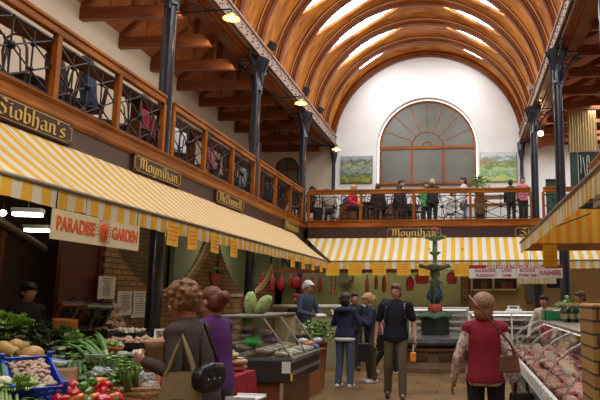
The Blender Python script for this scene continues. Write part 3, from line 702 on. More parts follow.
def hand(m,w,d,curl,side,s):
    """hand at wrist w, pointing along d; side=+1/-1 for which side the thumb leaves"""
    w=Vector(w); d=Vector(d).normalized(); up=Vector((0,-1,0)) if abs(d.y)<.8 else Vector((0,0,1))
    lat=d.cross(up).normalized()*side; nrm=lat.cross(d).normalized()*side
    # flat palm: across = nrm2
    ac=up-d*up.dot(d); ac.normalize(); pn=ac.cross(d).normalized()*(-side)   # ac: thumb side (front), pn: palm normal (inward)
    for k in(-.6,-.2,.2,.6): cap(m,w+ac*.018*k*s,w+d*.085*s+ac*.034*k*s,.017*s,.014*s,8)
    for i,(k,L) in enumerate(((.95,.068),(.33,.078),(-.3,.072),(-.9,.056))):
        b=w+d*.088*s+ac*.033*k*s; c=curl; p1=b+(d*cos(c*.5)+pn*sin(c*.5))*L*.5*s; p2=p1+(d*cos(c*1.4)+pn*sin(c*1.4))*L*.5*s
        cap(m,b,p1,.0095*s,.009*s,7); cap(m,p1,p2,.009*s,.0078*s,7)
    t0=w+d*.03*s+ac*.026*s; t1=t0+(d*.7+ac*.7+pn*.3)*.045*s; t2=t1+(d*.9+ac*.15+pn*.5)*.032*s
    cap(m,t0,t1,.013*s,.011*s,7); cap(m,t1,t2,.011*s,.009*s,7)
def person(label,loc,rz,H=1.72,skin=SK,hair=None,style='short',top=None,sleeve='long',bottom=None,shoe=SHOE,lean=0,head=(0,0),
           arms=None,legs=None,sit=False,w=1.0,vox=.011,group=None,hemz=.86,extra=None,female=False,bulk=1.0):
    s=H/1.75; root=thing('person',label,'person',loc,rz,group)
    base=.95 if not sit else .56
    dz=base-.95
    def U(p):   # upper body point with lean about the pelvis
        x,y,z=p; z=z-.95; c,sn=cos(lean),sin(lean); return Vector((x*s,(y*c-z*sn)*s,(base+y*sn+z*c)*s))
    def Lp(p): return Vector(p)*s
    arms=arms or {}
    aL=arms.get('L',[(.235,.03,1.13),(.25,-.05,.88)]); aR=arms.get('R',[(-.235,.03,1.13),(-.25,-.05,.88)])
    if sit: legs=legs or {'L':[(.12,-.44,.52),(.12,-.42,.09)],'R':[(-.12,-.44,.52),(-.12,-.42,.09)]}
    legs=legs or {'L':[(.10,-.02,.50),(.10,.03,.09)],'R':[(-.10,-.02,.50),(-.10,.03,.09)]}
    hf=1.06 if female else 1.0; sh=.165*w; hipw=.092*(1.06 if female else 1)
    def torso(m,g,lo=None):
        rings=[(lo or .86,.150,.110),(.92,.166*hf,.118),(1.0,.160*hf,.113),(1.10,.140,.102),(1.20,.145,.106),(1.30,.158*w,.112),(1.38,.160*w,.10),(1.43,.145*w,.082),(1.47,.085,.062),(1.50,.05,.05)]
        n=20; vs=[];fs=[]
        for z,rx,ry in rings:
            q=bulk if z<1.25 else 1
            for k in range(n):
                t=2*PI*k/n; vs.append(U(((rx*q+g)*cos(t),(ry*q+g)*sin(t),z)))
        for i in range(len(rings)-1):
            for k in range(n): fs.append((i*n+k,i*n+(k+1)%n,(i+1)*n+(k+1)%n,(i+1)*n+k))
        fs+=[tuple(range(n-1,-1,-1)),tuple(range((len(rings)-1)*n,len(rings)*n))]
        m.add(vs,fs)
        for sd in(-1,1): cap(m,U((sd*.05,0.005,1.43)),U((sd*sh,0,1.40)),(.048+g)*s,(.056+g)*s)
        if female:
            for sd in(-1,1): m.ell(U((sd*.07,-.085,1.24)),((.06+g)*s,)*3,10,8)
    def armc(m,g,which,part='full'):
        sd=1 if which=='L' else -1; e,wr=(aL if sd>0 else aR); S0=U((sd*sh,0,1.41)); E_=U(e); W_=U(wr)
        if part=='short':
            mid=S0.lerp(E_,.72); cap(m,S0,mid,(.05+g)*s,(.047+g)*s); return
        cap(m,S0,E_,(.048+g)*s,(.037+g)*s); cap(m,E_,W_ if part=='full' else W_.lerp(E_,.04),(.038+g)*s,(.026+g*.8)*s)
    def legc(m,g,which):
        sd=1 if which=='L' else -1; k,a=legs[which]; h=U((sd*hipw,0,.93)) if not sit else Vector((sd*hipw*s,0,base*s))
        cap(m,h,Lp(k),(.083+g)*s,(.056+g)*s); cap(m,Lp(k),Lp(a),(.056+g)*s,(.038+g*1.6)*s)
    # head frame
    hc=U((0,-.015,1.615)); Mh=Matrix.Translation(hc)@Matrix.Rotation(head[0],4,'Z')@Matrix.Rotation(head[1]+lean*.5,4,'X')@Matrix.Scale(s*1.08,4)
    Q=lambda x,y,z: Mh@Vector((x,y,z)); M3=Mh.to_3x3()
    b=MB(); torso(b,0)
    for k in'LR':
        armc(b,0,k); legc(b,0,k); sd=1 if k=='L' else -1; e,wr=(aL if sd>0 else aR); hand(b,U(wr),(U(wr)-U(e)),.55,sd,s)
        kk,a=legs[k]; cap(b,Lp(a),Lp((a[0],a[1]-.13,.035 if a[2]<.2 else a[2]-.05)),.034*s,.028*s)
    cap(b,U((0,.01,1.42)),Q(0,.015,-.07),.055*s,.05*s)
    b.ell(Q(0,.015,.03),(.076,.094,.088),16,12,M3); b.ell(Q(0,-.02,-.035),(.058,.068,.078),14,10,M3); b.ell(Q(0,-.045,-.085),(.032,.034,.026),10,8,M3)
    cap(b,Q(0,-.088,.012),Q(0,-.104,-.022),.010*s,.015*s,8); b.ell(Q(0,-.072,.022),(.045,.02,.010),10,6,M3)
    for sd in(-1,1): b.ell(Q(sd*.078,.01,-.005),(.011,.022,.032),8,8,M3)
    remeshed(b,'body',skin,root,vox)
    for sd in(-1,1):
        MB().ell(Q(sd*.030,-.0745,.006),.012*s,8,6).mat(1).ell(Q(sd*.030,-.0840,.006),.006*s,6,5).build('eye',[EYE,EYED],root)
    MB().ell(Q(0,-.090,-.050),(.024,.008,.008),8,6,M3).build('mouth',LIP,root)
    if top:
        m=MB(); torso(m,.018,hemz)
        for k in'LR':
            if sleeve=='long': armc(m,.014,k,'forearm')
            elif sleeve=='short': armc(m,.018,k,'short')
        remeshed(m,'top',top,root,vox*1.05)
    if bottom:
        m=MB(); m.ell(U((0,0,.95)) if not sit else Vector((0,0,base*s)),(.165*s*bulk,.12*s*bulk,.10*s),16,10)
        for k in'LR': legc(m,.016,k)
        remeshed(m,'trousers',bottom,root,vox*1.05)
        bz=MB()
    for k in'LR':
        kk,a=legs[k]; m=MB(); cap(m,Lp((a[0],a[1]+.035,.045+(a[2]-.09))),Lp((a[0],a[1]-.15,.035+(a[2]-.09))),.045*s,.038*s); m.bb((a[0]-.035)*s,(a[0]+.035)*s,(a[1]-.17)*s,(a[1]+.06)*s,(a[2]-.09)*s,(a[2]-.06)*s)
        remeshed(m,'shoe',shoe,root,.012)
    if hair:
        m=MB(); A=.10 if style in('curly',) else .03
        rr=random.Random(len(label))
        if style=='bald_sides':
            m.ell(Q(0,.035,.02),(.084,.085,.07),16,12,M3)
        else:
            m.ell(Q(0,.026,.045),(.088,.098,.083),16,12,M3); m.ell(Q(0,.055,-.01),(.083,.072,.085),14,10,M3)
            m.ell(Q(0,-.062,.082),(.062,.035,.03),10,8,M3)
        if style=='curly':
            for i in range(170):
                a=rr.uniform(0,2*PI); e=rr.uniform(-.75,1.5); d=Vector((cos(a)*cos(e),sin(a)*cos(e)*1.0,sin(e)))
                if d.y<-.45 and d.z<.5: continue
                m.ell(Q(d.x*.100,.026+d.y*.108,.025+d.z*.112),rr.uniform(.013,.021)*s,7,5)
        elif style=='bun':
            m.ell(Q(0,.135,-.015),(.058,.055,.055),14,10,M3)
            for i in range(30):
                a=rr.uniform(0,2*PI); e=rr.uniform(-1.3,1.3); m.ell(Q(.052*cos(a)*cos(e),.135+.05*sin(a)*cos(e),-.015+.05*sin(e)),.014*s,6,5)
            m.ell(Q(0,.05,-.03),(.084,.075,.08),12,8,M3)
        elif style=='round':
            m.ell(Q(0,.035,.035),(.108,.115,.105),16,12,M3); m.ell(Q(0,.05,-.045),(.095,.085,.085),14,10,M3)
        elif style=='ponytail':
            m.ell(Q(0,.11,.02),(.03,.03,.035),10,8,M3); cap(m,Q(0,.14,.01),Q(.01,.17,-.12),.028*s,.012*s)
        elif style=='bob':
            m.ell(Q(0,.045,-.05),(.088,.07,.075),14,10,M3)
        elif style=='long':
            m.ell(Q(0,.065,-.10),(.085,.05,.13),14,10,M3)
        remeshed(m,'hair',hair,root,.008 if style=='curly' else .011,smooth=1 if style in('curly','bun') else 3)
    return root,U,Q,s
def hm(n,c,st=(1,1,1)): return mat('hair '+n,c,.55,var=.35,scale=60,stretch=(1,1,.3),bump=.5,bscale=90)
H_AUB=hm('light auburn',(.24,.11,.045)); H_RED=hm('dark red',(.14,.035,.012)); H_WHITE=hm('white',(.62,.62,.6)); H_DK=hm('dark brown',(.03,.018,.012)); H_BL=hm('blonde',(.50,.33,.14)); H_GR=hm('greying ginger',(.30,.16,.085)); H_BR=hm('brown',(.12,.065,.035)); H_BLK=hm('black',(.012,.01,.01))
cl=lambda n,c,**k: mat(n,c,.85,var=k.pop('var',.12),scale=12,bump=.15,bscale=60,**k)
# --- 1 curly haired shopper at the vegetable display
CW=person('woman with curly light auburn hair in a grey brown sweater reaching over the vegetables',(-1.80,4.25,0),R(-98),1.72,hair=H_AUB,style='curly',top=cl('grey brown jersey',(.055,.036,.028)),bottom=cl('black cloth',(.012,.011,.012)),
  female=True,lean=R(12),head=(R(0),R(22)),arms={'R':[(-.24,-.04,1.14),(-.10,-.28,1.22)],'L':[(.26,.02,1.14),(.17,-.24,1.26)]},vox=.009,bulk=1.08)
# --- 2 purple top
person('woman with red hair in a bun and purple top, beside the curly haired shopper',(-2.08,5.3,0),R(-105),1.70,hair=H_RED,style='bun',top=cl('purple jersey',(.085,.015,.13)),bottom=cl('washed jeans',(.12,.18,.30)),female=True,lean=R(8),head=(R(0),R(20)),
  arms={'R':[(-.24,-.05,1.14),(-.16,-.28,1.05)],'L':[(.25,.02,1.13),(.2,-.2,1.0)]},vox=.009)
# --- 3 vendor
person('white haired man in a blue shirt serving behind the glass deli case',(-3.22,12.65,0.16),R(60),1.80,hair=H_WHITE,style='short',top=cl('slate blue shirt',(.035,.055,.09)),bottom=cl('dark trousers',(.03,.03,.035)),lean=R(8),head=(R(10),R(22)),
  arms={'L':[(.25,-.12,1.15),(.14,-.36,1.12)],'R':[(-.25,-.1,1.15),(-.1,-.36,1.12)]},vox=.01)
# --- 4 hoodie
NAVY=cl('navy hooded top',(.014,.02,.055)); JEANS=cl('blue denim',(.065,.10,.17))
hw,U,Q,s=person('woman seen from behind in a navy hooded top and blue jeans at the middle counter',(-2.16,11.55,0),R(168),1.70,hair=H_DK,style='bob',top=NAVY,bottom=JEANS,female=True,shoe=TRAINER,
  arms={'L':[(.27,-.05,1.16),(.16,-.25,1.18)],'R':[(-.27,-.05,1.16),(-.14,-.25,1.18)]},legs={'L':[(.10,-.02,.50),(.11,.03,.09)],'R':[(-.11,.0,.50),(-.13,.02,.09)]},bulk=1.05,vox=.011)
m=MB(); m.lathe([(.13,-.05),(.15,0),(.12,.045),(.07,.05)],U((0,.07,1.43)),14); m.build('hood',NAVY,hw,smooth=True)
m=MB(); m.lathe([(.170,0),(.196,.01),(.198,.05),(.18,.065)],U((0,0,.85)),18,M=Matrix.Scale(.80,4,(0,1,0))); m.build('white_hem',TRAINER,hw,smooth=True)
# --- 5 blonde ponytail
person('blonde woman with a ponytail, navy cardigan and olive trousers facing left by the middle counter',(-1.78,12.25,0),R(-60),1.70,hair=H_BL,style='ponytail',top=cl('navy cardigan',(.02,.03,.07)),bottom=cl('olive cords',(.085,.075,.04)),shoe=TRAINER,female=True,head=(0,R(22)),lean=R(6),
  arms={'L':[(.22,-.12,1.15),(.08,-.28,1.30)],'R':[(-.24,-.08,1.14),(-.1,-.3,1.22)]},vox=.011)
# --- 6 pink top behind
person('person in a pale pink top and black trousers stepping behind the man in navy',(-1.66,13.6,0),R(75),1.62,hair=H_DK,style='bob',top=cl('pale pink top',(.50,.24,.28)),bottom=cl('black cloth',(.012,.011,.012)),shoe=TRAINER,female=True,
  legs={'L':[(.10,-.18,.50),(.10,-.22,.09)],'R':[(-.10,.05,.50),(-.10,.30,.12)]},head=(R(-40),R(10)),vox=.012)
# --- 7 navy tee man
tm,U,Q,s=person('man in a navy T-shirt and khaki trousers walking towards the camera with a backpack',(-1.10,10.35,0),R(6),1.84,hair=H_BR,style='short',top=stripes('navy tee with faint stripes',2,.045,(.013,.015,.024),(.022,.024,.036),.5,0),sleeve='short',bottom=cl('khaki cotton',(.115,.095,.055)),w=1.2,head=(R(-12),R(4)),
  arms={'L':[(.28,.03,1.14),(.30,-.10,.90)],'R':[(-.28,.05,1.14),(-.31,-.02,.89)]},legs={'L':[(.10,-.10,.51),(.11,-.12,.09)],'R':[(-.11,.0,.50),(-.12,.14,.10)]},vox=.009,bulk=1.1)
# --- 8 red vest
rv,U,Q,s=person('woman with short ginger hair seen from behind in a red waistcoat and floral sleeves',(.20,6.0,0),R(172),1.645,hair=H_GR,style='round',top=speckle('floral blouse print',[(.66,.56,.50),(.58,.40,.38),(.70,.62,.56),(.45,.22,.24)],38,.85),bottom=cl('black cloth',(.012,.011,.012)),female=True,
  arms={'L':[(-.0+.27,.03,1.12),(.33,-.06,.88)],'R':[(-.25,.02,1.13),(-.26,-.05,.88)]},w=.96,bulk=1.06,head=(R(-8),R(0)),vox=.009)
m=MB(); n=24; vs=[];fs=[]; RG=[(.89,.200,.170),(.95,.198,.165),(1.06,.180,.148),(1.18,.172,.136),(1.30,.176,.136),(1.39,.172,.118),(1.44,.150,.10),(1.49,.08,.075)]
for z,rx,ry in RG:
    for k in range(n): t=2*PI*k/n; vs.append(U((rx*cos(t),ry*sin(t),z)))
for i in range(len(RG)-1):
    for k in range(n): fs.append((i*n+k,i*n+(k+1)%n,(i+1)*n+(k+1)%n,(i+1)*n+k))
fs+=[tuple(range(n-1,-1,-1)),tuple(range((len(RG)-1)*n,len(RG)*n))]; m.add(vs,fs)
for sd in(-1,1): cap(m,U((sd*.06,0,1.43)),U((sd*.162,0,1.40)),.068*s,.077*s)
remeshed(m,'waistcoat',cl('crimson fleece',(.25,.008,.026)),rv,.011)
m=MB(); m.lathe([(.075,0),(.085,.03),(.08,.06)],U((0,.0,1.46)),14); m.build('collar',cl('crimson fleece',(.25,.008,.026)),rv,smooth=True)
# --- 9/10 butchers
bp_,U,Q,s=person('dark haired butcher in white coat and red apron leaning behind the right meat counter',(1.62,12.35,0),R(-25),1.70,hair=H_DK,top=cl('white coat',(.62,.58,.5)),bottom=cl('dark trousers',(.03,.03,.035)),lean=R(18),
  arms={'R':[(-.30,-.1,1.15),(-.30,-.30,1.0)],'L':[(.25,-.1,1.15),(.2,-.28,1.0)]},vox=.012)
m=MB(); m.ell(U((0,-.06,1.10)),(.125,.085,.24),14,10); m.ell(U((0,-.09,1.3)),(.08,.05,.14),12,8); remeshed(m,'apron',cl('red apron',(.45,.02,.03)),bp_,.014)
person('man with brown hair and white collar in profile beside the thick right column',(2.35,12.9,0),R(-70),1.74,hair=H_BR,top=cl('white shirt',(.6,.62,.66)),bottom=cl('dark trousers',(.03,.03,.035)),head=(0,R(12)),vox=.013)
# --- 11 stallholder
person('stallholder in dark clothes standing in the shade behind the vegetable display',(-5.55,7.7,0.06),R(62),1.74,hair=H_BLK,top=cl('black pullover',(.012,.011,.014)),bottom=cl('black cloth',(.012,.011,.012)),head=(0,R(15)),vox=.013)
# --- 12/13 far ones
rc,U,Q,s=person('shop worker in a red cap far behind the deli case under the hanging hams',(-4.3,16.1,0),R(10),1.70,hair=H_DK,top=cl('black pullover',(.012,.011,.014)),bottom=cl('dark trousers',(.03,.03,.035)),vox=.015)
MB().ell(Q(0,.0,.08),(.095,.105,.07),12,8).build('cap',cl('red cap',(.5,.02,.03)),rc,smooth=True)
person('dark haired shopper mostly hidden behind the navy hooded woman and the blonde woman',(-2.45,14.2,0),R(20),1.72,hair=H_BLK,top=cl('black pullover',(.012,.011,.014)),bottom=cl('dark trousers',(.03,.03,.035)),vox=.015)
person('shop worker in pale coat bending at the rear counter beside the navy hooded woman',(-3.1,15.8,0),R(30),1.68,hair=H_DK,top=cl('dull khaki coat',(.20,.17,.10)),bottom=cl('dark trousers',(.03,.03,.035)),lean=R(15),vox=.015)
# ---------------------------------------------------------------- gallery people
g='people in the gallery cafe'
BK=cl('black cloth',(.012,.011,.012)); WH=cl('white shirt',(.6,.62,.66)); DN=cl('navy cardigan',(.02,.03,.07))
def gp(label,x,y,rz,sit=True,**k):
    k.setdefault('vox',.018); return person(label,(x,y,GZ),R(rz),k.pop('H',1.62 if sit else 1.68),group=g,sit=sit,**k)
gp('seated person in a bright red coat behind the back gallery rail',-3.42,18.75,70,hair=H_BL,style='bob',top=cl('bright red coat',(.62,.02,.05)),bottom=BK,lean=R(12),arms={'L':[(.24,-.1,1.15),(.12,-.35,1.12)],'R':[(-.24,-.1,1.15),(-.12,-.35,1.12)]})
gp('seated person in navy beside the one in the red coat',-4.25,19.5,-20,hair=H_BLK,top=DN,bottom=BK,lean=R(10))
gp('seated woman with bare arms in a black top nearest the gallery corner',-4.75,19.0,60,hair=H_BLK,style='long',top=BK,sleeve='none',bottom=BK,female=True,head=(R(20),R(20)),lean=R(10))
gp('seated person in black seen from behind, right of the red coat',-2.55,18.7,175,hair=H_BLK,style='bob',top=BK,bottom=BK)
gp('seated person in black farther along the back gallery',-1.9,18.9,150,hair=H_DK,top=BK,bottom=BK)
gp('standing person in a white shirt and dark trousers left of centre in the back gallery',-2.0,20.35,80,sit=False,hair=H_DK,top=WH,bottom=BK,sleeve='short')
gp('standing blonde woman in a black dress leaning on the back gallery rail',-.96,20.2,170,sit=False,hair=H_BL,style='bun',top=BK,sleeve='none',bottom=BK,female=True,arms={'R':[(-.26,.02,1.14),(-.24,-.15,1.0)],'L':[(.40,.02,1.22),(.60,.06,1.15)]},w=1.15,bulk=1.25)
gp('standing person in a green T-shirt beside the blonde woman in black',-1.2,20.75,15,sit=False,H=1.68,hair=H_DK,top=cl('bright green tee',(.06,.42,.10)),sleeve='short',bottom=DN)
gp('seated woman in a pale dress between the blonde woman and the man in white',-.35,20.0,40,hair=H_DK,style='bob',top=cl('pale silver dress',(.55,.5,.5)),bottom=cl('pale silver dress',(.55,.5,.5)),female=True,head=(R(20),R(25)),lean=R(12))
gp('standing man in a white T-shirt and blue jeans by the potted plant',.06,20.3,-75,sit=False,H=1.74,hair=H_BLK,top=WH,sleeve='short',bottom=JEANS)
gp('dark clothed person standing at the buffet, right part of the back gallery',1.52,19.3,160,sit=False,H=1.45,hair=H_BLK,top=BK,bottom=BK)
gp('person in a pink top partly behind the thin right column',1.88,19.2,10,sit=False,H=1.5,hair=H_DK,top=cl('rose top',(.6,.15,.2)),sleeve='short',bottom=BK)
cols=[BK,DN,cl('wine red coat',(.28,.012,.03)),WH,cl('muted rose top',(.25,.07,.09)),BK,cl('grey cardigan',(.2,.2,.2)),DN,BK]
spots=[(-5.35,7.6,-80,''),(-5.3,8.25,-60,''),(-5.3,9.9,-95,''),(-5.3,11.1,-110,''),(-5.3,12.6,-70,''),(-5.35,13.8,-85,''),(-5.3,14.7,-100,''),(-5.35,15.8,-60,''),(-5.3,16.7,-95,'')]
lab=['seated person in black left of the nearest column, above the Moynihan sign','dark haired seated person in navy, head showing above the rail by the nearest column','seated person in a red coat just right of the nearest column','seated person in a white shirt above the Mc Donnell sign, behind the lattice','seated person in a rose top behind the lattice before the middle column','seated person in black just past the middle column','seated person in a grey cardigan behind the lattice past the middle column','seated person in navy with black hair near the gallery corner, left side','seated person in black closest to the corner column, left gallery']
for i,(x,y,rz,_) in enumerate(spots): gp(lab[i],x,y,rz,hair=[H_DK,H_BLK,H_BR][i%3],style=['short','bob'][i%2],top=cols[i],bottom=BK,lean=R(8),vox=.022,head=(R(10*i%30),R(10)))
# ================================================================ vegetable stall, left
def cray(x,y):
    u=(x-PX0)/FPX; v=(PY0-y)/FPX; cp,sp=cos(pitch),sin(pitch); cy,sy=cos(yaw),sin(yaw)
    return Vector((-sy*cp+u*cy+v*sy*sp, cy*cp+u*sy-v*cy*sp, sp+v*cp))
def onp(x,y,dz=0):      # point on the sloping display board
    r=cray(x,y); t=(.544+dz-1.6)/(r.z+.191*r.x+.032*r.y); return Vector((0,0,1.6))+r*t
def dispz(X,Y): return .544-.191*X-.032*Y
SL=math.atan(.191)
def atYp(x,y,Y): r=cray(x,y); t=Y/r.y; return Vector((0,0,1.6))+r*t
root=thing('produce_stand','long sloping greengrocer stand carrying the vegetables at the lower left','stand',(-3.6,3.2,0))
m=MB(); x0,x1,y0,y1=-5.1,-2.02,2.6,8.9
PL=[(x0,y0),(x1,y0),(x1,3.95),(-2.35,4.85),(-3.75,7.7),(-3.75,8.3),(x0,8.3)]; n=len(PL)
m.add([(a+3.6,b-3.2,dispz(a,b)-d) for d in(.02,.06) for a,b in PL],[tuple(range(n)),tuple(range(2*n-1,n-1,-1))]+[(i,n+i,n+(i+1)%n,(i+1)%n) for i in range(n)]); m.build('display_board',W_DARK,root)
m=MB(); m.add([(a+3.6,b-3.2,z) for (a,b) in PL[1:6] for z in(.2,dispz(a,b)-.06)],[(2*i,2*i+2,2*i+3,2*i+1) for i in range(4)]); o_=m.build('side_apron',BLACK,root); o_.modifiers.new('s','SOLIDIFY').thickness=.02
for x,y in((x0+.1,y0+.1),(x1-.1,y0+.1),(x0+.1,8.2),(-3.9,8.2)): MB().bb(x+3.6-.03,x+3.66-.03,y-3.23,y-3.17,0,dispz(x,y)-.06).build('leg',W_DARK,root)
BRK=brick('glazed yellow brick',(.34,.20,.06),(.24,.13,.04),(.07,.05,.03),'YZ',1,.24,.085,.010)
# brick infill walls with scooped tops
def scoop(ya,yb,cy_,cz,r,label):
    root=thing('brick_wall',label,'wall',(-5.3,ya,0)); m=MB(); n=26; vs=[]; P=[]
    for i in range(n+1):
        y=ya+(yb-ya)*i/n; d=r*r-(y-cy_)**2; z=cz-math.sqrt(d) if d>0 else 3.1; z=min(3.1,z); P.append((y-ya,z))
        for x in(.0,-.22): vs+= [(x,y-ya,0),(x,y-ya,z)]
    fs=[]
    for i in range(n): a=4*i;b=a+4; fs+=[(a,b,b+1,a+1),(a+2,a+3,b+3,b+2),(a+1,b+1,b+3,a+3)]
    fs+=[(0,1,3,2),(4*n,4*n+2,4*n+3,4*n+1)]; m.add(vs,fs); m.build('brickwork',BRK,root)
    c=MB(); c.tube([(-.11,y,z+.01) for y,z in P if z<3.09],.035,6); c.build('coping',mat('pale stone coping',(.36,.30,.18),.6),root); return root
scoop(8.95,13.2,10.9,4.16,2.45,'yellow brick wall with scooped round top behind the vegetable stand')
scoop(13.3,17.5,15.5,4.5,2.8,'yellow brick wall with scooped round top past the middle column, before the pale green shop')
MB_=MB(); MB_.bb(-.0,.06,-.9,0,.9,2.9); root=thing('shop_hoarding','dark red painted panel with faded lettering at the back of the vegetable stall','panel',(-5.42,8.92,0)); MB_.build('panel',mat('oxblood panel',(.07,.012,.01),.5,var=.5,scale=4),root)
MB().bb(.06,.09,-.05,.0,.8,3.0).build('edge_post',mat('dark red post',(.12,.01,.015),.5),root)
text_mesh('faded_words','THE GARDEN',.13,mat('faded red lettering',(.22,.05,.02),.6),root,(.065,-.45,1.9),(PI/2,0,PI/2),.001,.8); root.children[0].name='panel'
GRN=mat('pale green shop wall',(.30,.35,.20),.7,var=.05)
root=thing('shop_partition','pale green partition wall of the shop behind the middle column','partition',(-6.4,13.4,0)); MB().bb(-.05,.05,0,8.0,0,3.1).build('board',GRN,root)
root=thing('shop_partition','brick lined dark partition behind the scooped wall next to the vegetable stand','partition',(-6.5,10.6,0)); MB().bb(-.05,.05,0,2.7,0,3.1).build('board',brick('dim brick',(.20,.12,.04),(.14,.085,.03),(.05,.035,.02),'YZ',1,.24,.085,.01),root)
# notices on the brick wall
for i,(x0_,x1_,y0_,y1_,l) in enumerate([(99,114,276,299,'white notice sheet pinned highest on the brick wall'),(118,132,291,315,'white notice sheet, left one of the pair on the brick wall'),(132.5,148,291,317,'white notice sheet, right one of the pair on the brick wall')]):
    def oX(x,y): r=cray(x,y); t=-5.27/r.x; return Vector((0,0,1.6))+r*t
    a=oX(x0_,y0_); b=oX(x1_,y1_); w_=abs(b.y-a.y); h_=abs(a.z-b.z); root=thing('notice_sheet',l,'notice',(-5.27,(a.y+b.y)/2,a.z),PI/2,'notices on the brick wall')
    MB().bb(-w_/2,w_/2,-.004,.004,-h_,0).build('sheet',PAPER,root); m=MB(); rr=random.Random(i)
    for k in range(9): ww=rr.uniform(.1,.36)*w_; z=-h_*(.1+.09*k); m.bb(-ww,ww,-.007,-.004,z-.006,z+.006)
    tag(m.build('printed_lines',mat('grey print',(.25,.25,.25),.7),root),kind='stuff')
root=thing('ventilation_panel','pale slotted panel seen in the scooped opening beside the garden banner','panel',(-6.42,10.2,1.75),PI/2)
MB().bb(-.3,.3,-.01,.01,0,1.0).build('plate',mat('grey panel',(.30,.30,.26),.5),root)
for k in range(4): MB().bb(-.24,.24,-.015,-.01,.15+.21*k,.19+.21*k).build('slot',BLACK,root)
root=thing('fruit_emblem','round painted fruit slice sign on the dim brick partition','sign',(-5.27,13.12,2.12),PI/2)
m=MB(); m.prism([(.28*cos(PI+PI*i/16),.30*sin(PI+PI*i/16)) for i in range(17)],.01,Matrix.Rotation(PI/2,4,'X')); m.build('slice',mat('emblem orange',(.42,.12,.04),.6),root)
m=MB(); m.tube([(.28*cos(PI*i/16),0,.10*sin(PI*i/16)) for i in range(17)],.03,5); m.build('rind',mat('emblem green',(.08,.22,.06),.6),root)
# fluorescent fittings under the gallery at the far left
FLU=emis('fluorescent tube glow',(.93,1,.85),9)
for p_,l in((atYp(28,213,6.6),'bright fluorescent fitting under the near awning, upper of two'),(atYp(37,229,7.9),'bright fluorescent fitting under the near awning, lower of two')):
    root=thing('fluorescent_light',l,'light',tuple(p_),R(20),'stall ceiling lights'); MB().bb(-.15,.15,-.08,.08,0,.05).build('housing',STEEL,root)
    for k in(-1,1): MB().cyl((-.14,k*.04,-.02),(.14,k*.04,-.02),.018,n=8).build('tube',FLU,root)
    m=MB(); m.cyl((0,0,.05),(0,0,3.6-p_.z),.008,n=4); m.build('cord',BLACK,root)
root=thing('bare_bulb','small glowing bulb at the left edge under the near awning','light',tuple(atYp(3,213,6.8))); MB().ell((0,0,0),.035,10,8).build('bulb',LAMPON,root,smooth=True); MB().cyl((0,0,.03),(0,0,1.0),.006,n=4).build('cord',BLACK,root)
# dim hanging scales and shelving behind the stand
root=thing('stall_shelving','dim brown shelving with boxes behind the stallholder at the left edge','shelving',(-6.6,6.2,0))
for z in(.9,1.4,1.9,2.4): MB().bb(-.25,.25,-1.5,2.0,z,z+.03).build('shelf',W_DARK,root)
for y in(-1.5,0.2,2.0): MB().bb(-.25,.25,y-.03,y+.03,0,2.7).build('upright',W_DARK,root)
rr=random.Random(3)
for i in range(9):
    z=[.93,1.43,1.93][i%3]; y=4.9+ (i//3)*1.1+rr.uniform(0,.3); h=rr.uniform(.2,.34)
    root=thing('storage_box','cardboard box on the dim shelving behind the stallholder','box',(-6.6,y,z),rr.uniform(-.2,.2),'boxes on the dim shelving'); MB().bb(-.18,.18,-.2,.2,0,h).build('carton',mat('cardboard',(.30,.17,.07),.8),root); MB().bb(-.02,.02,-.2,.2,h,h+.002).build('tape',mat('parcel tape',(.4,.28,.12),.3),root)
root=thing('hanging_duct','dim curved metal duct hanging under the near awning','duct',(-5.2,6.3,2.55)); m=MB(); m.tube([(-.6,-.9,.3),(-.3,-.5,.22),(0,0,.0),(.1,.6,-.25),(.0,1.1,-.35)],.055,10); m.build('pipe',mat('dull copper',(.05,.028,.018),.5,.4),root,smooth=True)
m=MB(); m.cyl((0,0,.05),(0,0,1.05),.01,n=4); m.build('hanger',BLACK,root)
# ---------------------------------------------------------------- produce
VG=random.Random(11)
def put(o,p,rz=None,tilt=True):
    o.location=p; o.rotation_euler=(0,SL if tilt else 0,rz if rz is not None else VG.uniform(0,6)); return o
LG=speckle('frilly bright lettuce',[(.16,.34,.03),(.26,.46,.06),(.36,.54,.12),(.12,.26,.03)],26,.55,bump=.5)
LP=speckle('red tinged lettuce',[(.035,.06,.02),(.07,.12,.035),(.06,.025,.03),(.16,.24,.06)],26,.55,bump=.5)
LM=speckle('mid green lettuce',[(.09,.20,.03),(.16,.32,.05),(.24,.40,.08),(.07,.14,.02)],26,.55,bump=.5)
def lettuce(mt,r,label,p,grp,layers=4,cat='lettuce',nm='lettuce'):
    root=thing(nm,label,cat,p,VG.uniform(0,6),grp)
    m=MB(); m.ell((0,0,r*.42),(r*.5,r*.5,r*.42),12,8); m.build('heart',mt,root,smooth=True)
    m=MB()
    for L in range(layers):
        k=9+L; el=R(78-L*21)
        for j in range(k):
            a=2*PI*j/k+L*.35+VG.uniform(-.15,.15); W=r*.62; Hh=r*VG.uniform(.85,1.1); nx,ny=7,5; vs=[];fs=[]
            for iy in range(ny+1):
                v=iy/ny; rad=r*.12+Hh*v*cos(el)*(1+.25*v); z=r*.18+Hh*v*sin(el)*.8-.12*r*v*v*(L)
                for ix in range(nx+1):
                    u=ix/nx-.5; ww=W*(.35+.65*sin(PI*min(1,.15+.8*v))); fr=.10*r*v*v*sin(ix*2.9+j*1.7)
                    vs.append(((rad-.35*ww*abs(u)*.6)*cos(a)-u*ww*sin(a)*1.2,(rad-.35*ww*abs(u)*.6)*sin(a)+u*ww*cos(a)*1.2,z+fr+.25*abs(u)*ww))
            for iy in range(ny):
                for ix in range(nx): q=iy*(nx+1)+ix; fs.append((q,q+1,q+nx+2,q+nx+1))
            m.add(vs,fs)
    tag(m.build('leaves',mt,root,smooth=True),kind='stuff'); return root
